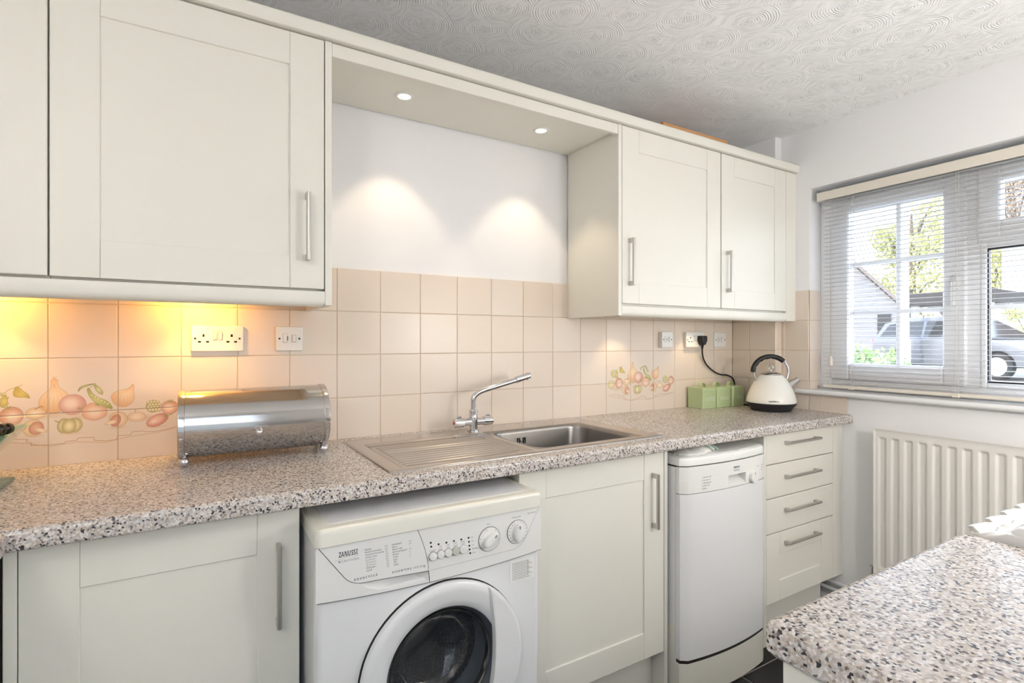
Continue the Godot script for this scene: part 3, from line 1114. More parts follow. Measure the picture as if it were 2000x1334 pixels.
	part("body", bx(Vector3(2.8315, 0.1655, 0.512), Vector3(2.9085, 0.867, BZ), 0.001), m, c)
	# near unit under the foreground worktop
	c = thing("base_cabinet", "cream base cabinet under the near worktop at the lower right", "cabinet", Vector3(1.22, 0, 1.78))
	part("body", bx(Vector3(0.960, 0.0, 1.486), Vector3(1.4985, 0.868, 2.065)), dim, c)
	part("side_panel", bx(Vector3(0.9405, 0.0, 1.470), Vector3(0.9595, 0.868, 2.065), 0.001), m, c)
	part("door", bx(Vector3(0.962, 0.16, 1.466), Vector3(1.4975, 0.866, 1.4855), 0.002), m, c)


func build_worktops() -> void:
	var m: Material = M["granite_laminate"]
	# post-formed edge in (z, y)
	var prof := func(zb: float, zf: float) -> PackedVector2Array:
		var q := PackedVector2Array([Vector2(zb, 0.8705), Vector2(zb, 0.91)])
		for k in 7:
			var a := PI / 2 - PI / 2 * k / 6
			q.append(Vector2(zf - 0.012 + 0.012 * cos(a), 0.898 + 0.012 * sin(a)))
		for k in 5:
			var a := -PI / 2 * k / 4
			q.append(Vector2(zf - 0.007 + 0.007 * cos(a), 0.8775 + 0.007 * sin(a)))
		return q
	var w := thing("worktop", "long speckled granite-look worktop running along the tiled wall", "worktop", Vector3(1.2, 0.87, 0.3))
	var g := G.new()
	g.extx(prof.call(0.0005, 0.593), -0.575, 0.790)
	g.extx(prof.call(0.0005, 0.587), 1.700, 2.9080)
	g.extx(prof.call(0.500, 0.590), 0.790, 1.700)
	g.box(Vector3(0.790, 0.8705, 0.0005), Vector3(1.700, 0.91, 0.110))
	part("body", g, m, w)
	w = thing("worktop", "return worktop with a rounded edge, cut off by the left edge", "worktop", Vector3(-0.27, 0.87, 1.0))
	g = G.new()
	g.t = Transform3D(Basis(Vector3(0, 1, 0), PI / 2), Vector3(-0.54, 0, 0))
	g.extx(prof.call(-0.035, 0.598), -1.45, -0.5965, 0.0005)
	part("body", g, m, w)
	w = thing("worktop", "near speckled worktop filling the lower right corner", "worktop", Vector3(1.2, 0.87, 1.75))
	g = G.new()
	var q := G.rrect(0.928, 1.4515, 1.4985, 2.068, 0.012, 4)
	g.exty(q, 0.8695, 0.91, 0.009, 0.007)
	part("body", g, m, w)


# ---------------------------------------------------------------- sink and tap
func rr3(x0: float, z0: float, x1: float, z1: float, r: float, y: float) -> PackedVector3Array:
	var o := PackedVector3Array()
	for v in G.rrect(x0, -z1, x1, -z0, r, 6):
		o.append(Vector3(v.x, y, -v.y))
	return o


func build_sink() -> void:
	var st: Material = M["sink_steel"]
	var s := thing("sink", "inset stainless steel sink with a ribbed drainer on the left", "sink", Vector3(1.25, 0.91, 0.30))
	var g := G.new(50.0)
	# raised rim: outer lip, flat margin, inner edges of drainer and bowl
	var X0 := 0.757
	var X1 := 1.748
	var Z0 := 0.058
	var Z1 := 0.540
	g.loft([rr3(X0, Z0, X1, Z1, 0.012, 0.9102), rr3(X0 + 0.001, Z0 + 0.001, X1 - 0.001, Z1 - 0.001, 0.012, 0.9135), rr3(X0 + 0.006, Z0 + 0.006, X1 - 0.006, Z1 - 0.006, 0.012, 0.9158), rr3(X0 + 0.022, Z0 + 0.022, X1 - 0.022, Z1 - 0.022, 0.018, 0.9150)])
	# flat deck pieces round the two recesses
	var y := 0.9150
	for q in [[X0 + 0.022, Z0 + 0.022, X1 - 0.022, 0.152], [X0 + 0.022, 0.512, X1 - 0.022, Z1 - 0.022], [X0 + 0.022, 0.152, 0.797, 0.512], [1.215, 0.152, 1.228, 0.512], [1.675, 0.152, X1 - 0.022, 0.512]]:
		g.quad(Vector3(q[0], y, q[3]), Vector3(q[2], y, q[3]), Vector3(q[2], y, q[1]), Vector3(q[0], y, q[1]))
	part("rim", g, st, s)
	# ribbed drainer
	g = G.new(60.0)
	g.surf(84, 110, func(a: float, b: float) -> Vector3:
		var x := lerpf(0.797, 1.215, a)
		var z := lerpf(0.512, 0.152, b)
		var e := minf(minf(x - 0.797, 1.215 - x), minf(z - 0.152, 0.512 - z))
		var d := -0.0062 * smoothstep(0.0, 0.014, e)
		var rib := 0.0
		for k in 11:
			var zz := 0.200 + 0.0265 * k
			rib = maxf(rib, exp(-pow((z - zz) / 0.0040, 2.0)))
		rib *= smoothstep(0.815, 0.830, x) * (1.0 - smoothstep(1.185, 1.200, x))
		return Vector3(x, y + d + 0.0040 * rib, z))
	part("drainer", g, st, s)
	# bowl
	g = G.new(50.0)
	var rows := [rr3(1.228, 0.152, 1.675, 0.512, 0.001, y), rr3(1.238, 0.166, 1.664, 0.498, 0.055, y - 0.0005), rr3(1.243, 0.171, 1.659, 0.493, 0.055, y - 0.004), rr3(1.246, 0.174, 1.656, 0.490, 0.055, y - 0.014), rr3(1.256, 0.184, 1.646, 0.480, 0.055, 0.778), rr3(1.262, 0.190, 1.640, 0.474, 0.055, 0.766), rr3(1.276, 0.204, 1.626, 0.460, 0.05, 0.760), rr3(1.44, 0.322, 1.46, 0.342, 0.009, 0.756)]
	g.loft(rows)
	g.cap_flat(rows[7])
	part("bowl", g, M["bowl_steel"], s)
	g = G.new()
	for k in 4:
		var x: float = 1.367 + [0.0, 0.008, 0.025, 0.033][k]
		g.box(Vector3(x - 0.0022, 0.862, 0.174), Vector3(x + 0.0022, 0.884, 0.1795), 0.001)
	part("overflow_slot", g, M["drum_hole"], s)
	g = G.new()
	g.lathe_z([[0.0042, 0.176], [0.0042, 0.1795], [0.0001, 0.1802]], Vector3(1.3835, 0.873, 0), 12)
	part("overflow_screw", g, st, s)
	g = G.new()
	g.t = Transform3D(Basis.IDENTITY, Vector3(1.45, 0.757, 0.332))
	g.lathe([[0.040, 0.0], [0.038, 0.004], [0.030, 0.003], [0.0001, 0.001]], 24)
	part("waste", g, M["chrome"], s)
	s.rotation.y = deg_to_rad(0.7)

	# two-handled mixer tap
	var ch: Material = M["chrome"]
	var t := thing("mixer_tap", "chrome mixer tap with two cylindrical handles behind the sink", "tap", Vector3(1.213, 0.915, 0.112))
	g = G.new()
	g.t = Transform3D(Basis.IDENTITY, Vector3(1.213, 0.9155, 0.112))
	g.lathe([[0.0001, 0.0], [0.022, 0.0], [0.022, 0.004], [0.0175, 0.007], [0.0165, 0.020], [0.0175, 0.048], [0.0155, 0.052], [0.0155, 0.068], [0.0175, 0.070], [0.0175, 0.074], [0.013, 0.079], [0.0001, 0.080]], 28)
	g.t = Transform3D.IDENTITY
	g.tube([Vector3(1.165, 0.949, 0.112), Vector3(1.261, 0.949, 0.112)], 0.0135, 20)
	part("body", g, ch, t)
	for k in 2:
		var sgn := -1.0 if k == 0 else 1.0
		g = G.new()
		var cx := 1.213 + sgn * 0.040
		g.tube([Vector3(cx, 0.949, 0.112), Vector3(cx + sgn * 0.001, 0.949, 0.112), Vector3(cx + sgn * 0.034, 0.949, 0.112), Vector3(cx + sgn * 0.038, 0.949, 0.112)], [0.0155, 0.0168, 0.0168, 0.014], 22)
		g.box(Vector3(cx + sgn * 0.019 - 0.010, 0.963, 0.107), Vector3(cx + sgn * 0.019 + 0.010, 0.973, 0.117), 0.003)
		var hd := part("handle", g, ch, t)
		if k == 0:
			g = G.new()
			g.tube([Vector3(cx - 0.0375, 0.949, 0.112), Vector3(cx - 0.0392, 0.949, 0.112)], 0.0055, 16)
			part("hot_dot", g, M["red_dot"], hd, "red dot for hot water")
	g = G.new()
	var path := [Vector3(1.213, 0.99, 0.112), Vector3(1.213, 1.030, 0.112)]
	var p0 := Vector3(1.213, 1.030, 0.112)
	var p2 := Vector3(1.266, 1.0655, 0.114)
	for k in range(1, 9):
		var f := k / 8.0
		path.append(p0.lerp(Vector3(1.214, 1.055, 0.112), f).lerp(Vector3(1.214, 1.055, 0.112).lerp(p2, f), f))
	path.append(Vector3(1.395, 1.0965, 0.118))
	g.tube(path, 0.0100, 16)
	g.tube([Vector3(1.390, 1.0955, 0.118), Vector3(1.392, 1.0958, 0.118), Vector3(1.450, 1.1115, 0.121), Vector3(1.456, 1.1125, 0.121)], [0.0102, 0.0128, 0.0128, 0.009], 18)
	g.tube([Vector3(1.448, 1.104, 0.121), Vector3(1.449, 1.094, 0.121)], 0.007, 14)
	g.tube([Vector3(1.400, 1.090, 0.118), Vector3(1.4005, 1.086, 0.118)], 0.005, 10)
	part("spout", g, ch, t)


# ---------------------------------------------------------------- washing machine
func build_washing_machine() -> void:
	var wh: Material = M["white_enamel"]
	var X0 := 0.5605
	var X1 := 1.1425
	var ZF := 0.655
	var w := thing("washing_machine", "white front-loading washing machine under the worktop, left of the sink cabinet", "washing machine", Vector3(0.85, 0, 0.38))
	var DC := Vector3(0.862, 0.450, 0.0)     # door centre
	# cabinet: front sheet has the round door opening
	var g := G.new()
	g.exty(PackedVector2Array([Vector2(X0, 0.09), Vector2(X1, 0.09), Vector2(X1, 0.60), Vector2(X1 - 0.004, 0.60), Vector2(X1 - 0.004, 0.094), Vector2(X0 + 0.004, 0.094), Vector2(X0 + 0.004, 0.60), Vector2(X0, 0.60)]), 0.015, 0.800)
	var arcs := func(zz: float, inner: bool) -> PackedVector3Array:
		var o := PackedVector3Array()
		for k in 64:
			var a := TAU * k / 64
			var dv := Vector2(cos(a), sin(a))
			if inner:
				o.append(Vector3(DC.x + 0.185 * dv.x, DC.y + 0.185 * dv.y, zz))
			else:
				var sx: float = ((X1 - 0.016 - DC.x) if dv.x > 0 else (DC.x - X0 - 0.016)) / maxf(absf(dv.x), 1e-6)
				var sy: float = ((0.681 - DC.y) if dv.y > 0 else (DC.y - 0.02)) / maxf(absf(dv.y), 1e-6)
				var k2: float = minf(sx, sy)
				o.append(Vector3(DC.x + k2 * dv.x, DC.y + k2 * dv.y, zz))
		return o
	g.loft([arcs.call(ZF, false), arcs.call(ZF, true), arcs.call(ZF - 0.03, true)])
	# square off the four corners that the radial fan cuts, and round the vertical front edges
	for c in [[X0 + 0.016, 0.02], [X1 - 0.016, 0.02], [X0 + 0.016, 0.681], [X1 - 0.016, 0.681]]:
		var k := 0
		var best := []
		for v: Vector3 in arcs.call(ZF, false):
			best.append([Vector2(v.x, v.y).distance_to(Vector2(c[0], c[1])), v])
		best.sort_custom(func(a, b): return a[0] < b[0])
		g.face_out([Vector3(c[0], c[1], ZF), best[0][1], best[1][1]], Vector3(DC.x, DC.y, 0))
	for s in 2:
		var rows := []
		for yy in [0.015, 0.800]:
			var row := PackedVector3Array()
			for k in 7:
				var a := PI / 2 * k / 6
				if s == 1:
					row.append(Vector3(X1 - 0.016 + 0.016 * sin(a), yy, ZF - 0.016 + 0.016 * cos(a)))
				else:
					row.append(Vector3(X0 + 0.016 - 0.016 * cos(a), yy, ZF - 0.016 + 0.016 * sin(a)))
			rows.append(row)
		g.loft(rows, false)
		var xx: float = [X0, X1][s]
		g.face_out([Vector3(xx, 0.015, 0.598), Vector3(xx, 0.015, ZF - 0.016), Vector3(xx, 0.8, ZF - 0.016), Vector3(xx, 0.8, 0.598)], Vector3(0.85, 0.4, 0.3))
	part("body", g, wh, w)
	# yellowed worktop plate
	g = G.new()
	var q := G.rrect(X0 - 0.001, 0.09, X1 + 0.001, 0.668, 0.014, 5)
	g.exty(q, 0.8015, 0.8385, 0.010)
	part("top", g, M["cream_plastic"], w)
	g = G.new()
	g.exty(G.rrect(X0 + 0.030, 0.11, X1 - 0.030, 0.634, 0.012, 4), 0.838, 0.8392, 0.001)
	part("top_sheet", g, wh, w)
	# control fascia with the handle scoop cut out of it
	var fas := G.rrect(X0 + 0.0005, 0.6815, X1 - 0.0005, 0.8005, 0.006, 3)
	var drawer := PackedVector2Array([Vector2(0.5675, 0.7990)])
	for k in 9:       # slanting left end with a rounded foot
		var f := k / 8.0
		drawer.append(Vector2(0.618, 0.7300).lerp(Vector2(0.634, 0.7060), f).lerp(Vector2(0.634, 0.7060).lerp(Vector2(0.664, 0.7045), f), f))
	drawer.append_array(PackedVector2Array([Vector2(0.70, 0.7030), Vector2(0.8170, 0.6965)]))
	for k in 7:
		var f := k / 6.0
		drawer.append(Vector2(0.8175, 0.7000).lerp(Vector2(0.814, 0.745), f).lerp(Vector2(0.814, 0.745).lerp(Vector2(0.7900, 0.7990), f), f))
	var scoop := PackedVector2Array([Vector2(0.652, 0.7055), Vector2(0.672, 0.690), Vector2(0.697, 0.6800), Vector2(0.730, 0.6755), Vector2(0.770, 0.6745), Vector2(0.8165, 0.6740), Vector2(0.8178, 0.6985), Vector2(0.70, 0.7045)])
	var sag := func(x: float) -> float: return 0.6820 - 0.0135 * (1.0 - pow((x - 0.8515) / 0.29, 2.0))
	g = G.new()
	for half in [[X0 + 0.0005, 0.740], [0.740, X1 - 0.0005]]:      # two halves, so that the hollow is a notch in each
		var q2 := PackedVector2Array([Vector2(half[1], 0.8005), Vector2(half[0], 0.8005)])
		for k in 17:
			var x: float = lerpf(half[0], half[1], k / 16.0)
			q2.append(Vector2(x, sag.call(x)))
		for cut in Geometry2D.clip_polygons(q2, scoop):
			g.prism(cut, 0.640, 0.6620)
	var f0 := part("control_panel", g, M["white_plastic"], w)
	# the hollow under the drawer front
	g = G.new(60.0)
	var mid := Vector2(0.765, 0.694)
	var rim_rows := []
	for k in 5:
		var row := PackedVector3Array()
		for v in scoop:
			var e := v.lerp(mid, 0.16 * k)
			row.append(Vector3(e.x, e.y, 0.6615 - 0.022 * sin(PI / 2 * k / 4.0)))
		row.reverse()
		rim_rows.append(row)
	g.loft(rim_rows, true, false)
	var rr: PackedVector3Array = rim_rows[4]
	for k in range(1, rr.size() - 1):
		g.tri(rr[0], rr[k + 1], rr[k])
	part("handle_scoop", g, M["white_plastic"], f0)
	g = G.new()
	g.prism(drawer, 0.661, 0.6628, 0.0006)
	var dr := part("detergent_drawer", g, M["white_plastic"], w)
	var dark: Material = M["dark_seam"]
	g = G.new()
	var edge := []
	for v in drawer:
		edge.append(Vector3(v.x, v.y, 0.6622))
	seam(g, edge, 0.0008)
	seam(g, [Vector3(0.8180, 0.6965, 0.6622), Vector3(0.8205, 0.6695, 0.6622)], 0.0008)
	seam(g, [Vector3(X0 + 0.002, 0.8008, 0.6605), Vector3(X1 - 0.002, 0.8008, 0.6605)], 0.0009)
	edge = [Vector3(X0 + 0.001, 0.692, 0.6560)]
	for k in 25:
		var x := lerpf(X0 + 0.005, X1 - 0.001, k / 24.0)
		edge.append(Vector3(x, sag.call(x) - 0.0008, 0.6610))
	seam(g, edge, 0.0009)
	part("seam", g, dark, f0)
	g = G.new()
	seam(g, [Vector3(0.822, 0.6960, 0.6620), Vector3(1.060, 0.6990, 0.6620), Vector3(1.085, 0.712, 0.6620), Vector3(1.136, 0.7985, 0.6620)], 0.0004)
	part("seam", g, M["print_pale"], f0)
	# five push buttons, indicator dots, two dials
	for k in 5:
		g = G.new()
		g.lathe_z([[0.0098, 0.6615], [0.0098, 0.6665], [0.0085, 0.6682], [0.0001, 0.6690]], Vector3(0.8285 + 0.0199 * k, 0.7290 + 0.0001 * k, 0), 24)
		var b := part("button", g, M["button_grey"] if k == 3 else M["white_plastic"], w)
		g = G.new()
		g.lathe_z([[0.0107, 0.6618], [0.0107, 0.6626], [0.0097, 0.6626]], Vector3(0.8285 + 0.0199 * k, 0.7290, 0), 24)
		part("surround", g, M["print_grey"], b)
	g = G.new()
	for e in [[0.8235, 0.7620], [0.8246, 0.7525], [0.8435, 0.7545], [0.8640, 0.7543], [0.8840, 0.7545], [0.9040, 0.7543], [0.9240, 0.7545], [0.9250, 0.7445], [0.9260, 0.7345], [0.9270, 0.7250], [0.9285, 0.7155]]:
		g.lathe_z([[0.0024, 0.6618], [0.0024, 0.6626], [0.0001, 0.6628]], Vector3(e[0], e[1], 0), 12)
	part("indicator", g, M["black_plastic"], f0)
	for k in 2:
		var c := Vector3([0.9825, 1.0660][k], [0.7405, 0.7435][k], 0)
		g = G.new()
		g.lathe_z([[0.0300, 0.6615], [0.0300, 0.6640], [0.0285, 0.6650], [0.0001, 0.6650]], c, 40)
		var dial := part("dial", g, M["white_plastic"], w)
		g = G.new()
		g.lathe_z([[0.0312, 0.6618], [0.0312, 0.6628], [0.0300, 0.6628]], c, 40)
		part("surround", g, M["print_grey"], dial)
		# lens-shaped grip
		var grip := PackedVector2Array()
		for i in 25:
			var a := TAU * i / 24
			grip.append(Vector2(0.0125 * sin(a) * (1.0 - 0.25 * cos(a)), 0.0235 * cos(a)))
		g = G.new()
		g.t = Transform3D(Basis(Vector3(0, 0, 1), [-0.95, 0.0][k]), c)
		grip.resize(24)
		g.prism(grip, 0.6645, 0.6780, 0.006)
		part("grip", g, M["white_plastic"], dial)
		g = G.new()
		g.t = Transform3D(Basis(Vector3(0, 0, 1), [-0.95, 0.0][k]), c)
		g.box(Vector3(-0.0028, 0.010, 0.676), Vector3(0.0028, 0.019, 0.6786), 0.001)
		part("pointer", g, M["print_pale"], dial)
		g = G.new()
		for i in 15:
			var a := -2.4 + 4.8 * i / 14
			if k == 0 and i % 3 != 0:
				continue
			var o := c + Vector3(sin(a) * 0.0262, cos(a) * 0.0262, 0.6649)
			g.box(o - Vector3(0.0016, 0.0008, 0), o + Vector3(0.0016, 0.0008, 0.0004))
		part("dial_marking", g, M["print_pale"], dial).set_meta("kind", "stuff")
	# printing
	var ink: Material = M["print_grey"]
	var pale: Material = M["print_pale"]
	lettering("ZANUSSI", 0.0115, Vector3(0.6085, 0.7775, 0.6628), ink, dr, false, true, Basis.IDENTITY, HORIZONTAL_ALIGNMENT_LEFT, 0.62)
	g = G.new()
	seam(g, [Vector3(0.600, 0.7655, 0.6629), Vector3(0.615, 0.7690, 0.6629), Vector3(0.632, 0.7702, 0.6629), Vector3(0.652, 0.7685, 0.6629)], 0.0003)
	part("logo_arc", g, pale, dr)
	lettering("Electrolux", 0.0056, Vector3(0.6145, 0.7625, 0.6628), pale, dr, true)
	g = G.new()
	g.box(Vector3(0.6085, 0.7600, 0.6627), Vector3(0.6125, 0.7645, 0.6631))
	part("logo_mark", g, pale, dr)
	lettering("A Q U A C Y C L E", 0.0048, Vector3(0.6415, 0.7158, 0.6628), ink, dr, false, true)
	lettering("E S S E N T I A L", 0.0045, Vector3(0.7285, 0.7125, 0.6628), ink, dr, false, true)
	lettering("| 1400", 0.0052, Vector3(0.7720, 0.7118, 0.6628), pale, dr)
	lettering("6 kg", 0.0050, Vector3(0.7965, 0.7112, 0.6628), ink, dr)
	var l1 := ["Whites", "Whites Economy", "Coloured Economy", "Colour care", "Synthetics", "Synthetics", "Synthetics", "Delicates", "Quick"]
	var l2 := ["Handwash", "Wool", "Wool Cold", "Minicoprogram", "Rinses", "Drain", "Spin", "Off", "Daily"]
	var l3 := ["60°", "40°", "60°", "40°", "60°", "40°", "30°", "40°", "30'"]
	for k in 9:
		lettering(l1[k], 0.0036, Vector3(0.6650 + 0.0006 * k, 0.7770 - 0.0059 * k, 0.6628), ink if k < 4 or k > 6 else pale, dr)
		lettering(l3[k], 0.0036, Vector3(0.7110 + 0.0006 * k, 0.7765 - 0.0059 * k, 0.6628), pale, dr)
		lettering(l2[k], 0.0036, Vector3(0.7275 + 0.0006 * k, 0.7765 - 0.0059 * k, 0.6628), ink, dr)
		if k < 8:
			lettering(["40°", "40°", "*", "30°", "()", "5", "6", "'"][k], 0.0034, Vector3(0.7680 + 0.0004 * k, 0.7765 - 0.0059 * k, 0.6628), pale, dr)
	var cap := ["Options", "Pre\nwash", "Half\nload", "Start\nPause", "Delay\nstart"]
	for k in 5:
		lettering(cap[k], 0.0033, Vector3(0.8285 + 0.0199 * k, [0.7425, 0.7455, 0.7455, 0.7460, 0.7460][k], 0.6621), pale, f0, false, false, Basis.IDENTITY, HORIZONTAL_ALIGNMENT_CENTER)
	for k in 5:
		lettering(["8 h", "4 h", "2 h", "Washing", "End"][k], 0.0033, Vector3(0.9305 + 0.001 * k, 0.7545 - 0.0098 * k, 0.6621), pale, f0)
	lettering("Spin", 0.0036, Vector3(0.9800, 0.7790, 0.6621), pale, f0, false, false, Basis.IDENTITY, HORIZONTAL_ALIGNMENT_CENTER)
	lettering("Programme", 0.0036, Vector3(1.0640, 0.7825, 0.6621), pale, f0, false, false, Basis.IDENTITY, HORIZONTAL_ALIGNMENT_CENTER)
	lettering("ZWF 1421 W", 0.0034, Vector3(1.0980, 0.7855, 0.6621), pale, f0)
	# paper sticker on the front
	g = G.new()
	g.box(Vector3(1.0475, 0.6085, ZF - 0.001), Vector3(1.1245, 0.6650, ZF + 0.0006), 0.0002)
	var lab := part("sticker", g, M["print_white"], w, "white paper sticker of printed lines")
	g = G.new()
	for k in 11:
		var yy := 0.658 - 0.0043 * k
		g.box(Vector3(1.0545, yy - 0.0004, ZF), Vector3(1.104 + 0.014 * ((k * 7) % 3) / 2.0, yy + 0.0004, ZF + 0.0008))
	g.box(Vector3(1.1035, 0.618, ZF), Vector3(1.1043, 0.661, ZF + 0.0008))
	part("printed_line", g, ink, lab).set_meta("kind", "stuff")
	# porthole door: white ring, lens grip, gasket, glass bowl
	g = G.new()
	g.lathe_z([[0.200, 0.6555], [0.2085, 0.6575], [0.2105, 0.664], [0.2075, 0.6720], [0.200, 0.6760], [0.190, 0.6765], [0.166, 0.6730], [0.150, 0.6660], [0.143, 0.6560]], DC, 72)
	var door := part("door", g, wh, w)
	g = G.new()
	g.lathe_z([[0.2122, 0.6553], [0.2122, 0.6560], [0.205, 0.6560]], DC, 72)
	part("shadow_gap", g, dark, door)
	g = G.new()
	g.lathe_z([[0.1460, 0.6620], [0.1420, 0.6560], [0.1340, 0.6420], [0.1300, 0.6180], [0.1270, 0.5700]], DC, 60)
	part("gasket", g, M["rubber_grey"], door)
	# grip: the right-hand segment of the ring cut by a slanting chord, standing proud
	var seg := PackedVector2Array()
	var a0 := deg_to_rad(57.0)
	var a1 := deg_to_rad(-63.0)
	for k in 25:
		var a := lerpf(a0, a1, k / 24.0)
		seg.append(Vector2(DC.x + 0.207 * cos(a), DC.y + 0.207 * sin(a)))
	for k in 9:
		var f := (k + 1) / 10.0
		var a := Vector2(DC.x + 0.207 * cos(a1), DC.y + 0.207 * sin(a1))
		var b := Vector2(DC.x + 0.207 * cos(a0), DC.y + 0.207 * sin(a0))
		seg.append(a.lerp(b, f) + Vector2(0.024 * sin(PI * f), 0))
	g = G.new()
	g.prism(seg, 0.666, 0.6835, 0.006)
	part("handle", g, wh, door)
	g = G.new(60.0)
	g.lathe_z([[0.128, 0.6100], [0.124, 0.5900], [0.112, 0.565], [0.09, 0.545], [0.05, 0.532], [0.0001, 0.528]], DC, 48)
	part("glass_bowl", g, M["door_glass"], door)
	g = G.new()
	g.lathe_z([[0.1320, 0.6440], [0.1310, 0.6455], [0.1270, 0.6440], [0.1260, 0.6300]], DC, 60)
	part("trim_ring", g, M["polished_steel"], door)
	# perforated drum behind the glass
	g = G.new()
	var drum := [[0.0001, 0.20], [0.225, 0.20], [0.236, 0.215], [0.236, 0.56], [0.20, 0.60], [0.135, 0.605]]
	g.lathe_z(drum, DC, 48)
	var dm := part("drum", g, M["drum_steel"], w)
	var mm := MultiMesh.new()
	mm.transform_format = MultiMesh.TRANSFORM_3D
	var hole := CylinderMesh.new()
	hole.top_radius = 0.0032
	hole.bottom_radius = 0.0032
	hole.height = 0.001
	hole.radial_segments = 8
	hole.rings = 0
	mm.mesh = hole
	var tr := []
	for k in 96:
		for j in 22:
			var a := TAU * (k + 0.5 * (j % 2)) / 96
			if fposmod(a, TAU / 3) < 0.18:
				continue
			var dirv := Vector3(cos(a), sin(a), 0)
			tr.append(Transform3D(Basis(dirv.cross(Vector3(0, 0, 1)), -dirv, Vector3(0, 0, 1)).orthonormalized(), DC + dirv * 0.2352 + Vector3(0, 0, 0.235 + 0.0145 * j) - origin_of(dm)))
	mm.instance_count = tr.size()
	for k in tr.size():
		mm.set_instance_transform(k, tr[k])
	var mi := MultiMeshInstance3D.new()
	mi.name = "drum_hole"
	mi.multimesh = mm
	mi.material_override = M["drum_hole"]
	mi.set_meta("kind", "stuff")
	dm.add_child(mi, true)
	for k in 3:
		var a := TAU * k / 3 + 0.09
		g = G.new()
		g.t = Transform3D(Basis(Vector3(0, 0, 1), a), DC)
		var fin := PackedVector2Array([Vector2(0.236, -0.035), Vector2(0.236, 0.035), Vector2(0.195, 0.010), Vector2(0.188, 0.0), Vector2(0.195, -0.010)])
		g.prism(fin, 0.22, 0.55, 0.01)
		part("paddle", g, M["charcoal_plastic"], dm)
	for k in 2:
		for s in 2:
			g = G.new()
			var xx: float = [X0 + 0.04, X1 - 0.04][k]
			var zz: float = [0.14, 0.60][s]
			g.t = Transform3D(Basis.IDENTITY, Vector3(xx, 0, zz))
			g.lathe([[0.0001, 0.0], [0.02, 0.0], [0.02, 0.008], [0.008, 0.010], [0.008, 0.018]], 14)
			part("foot", g, M["black_plastic"], w)


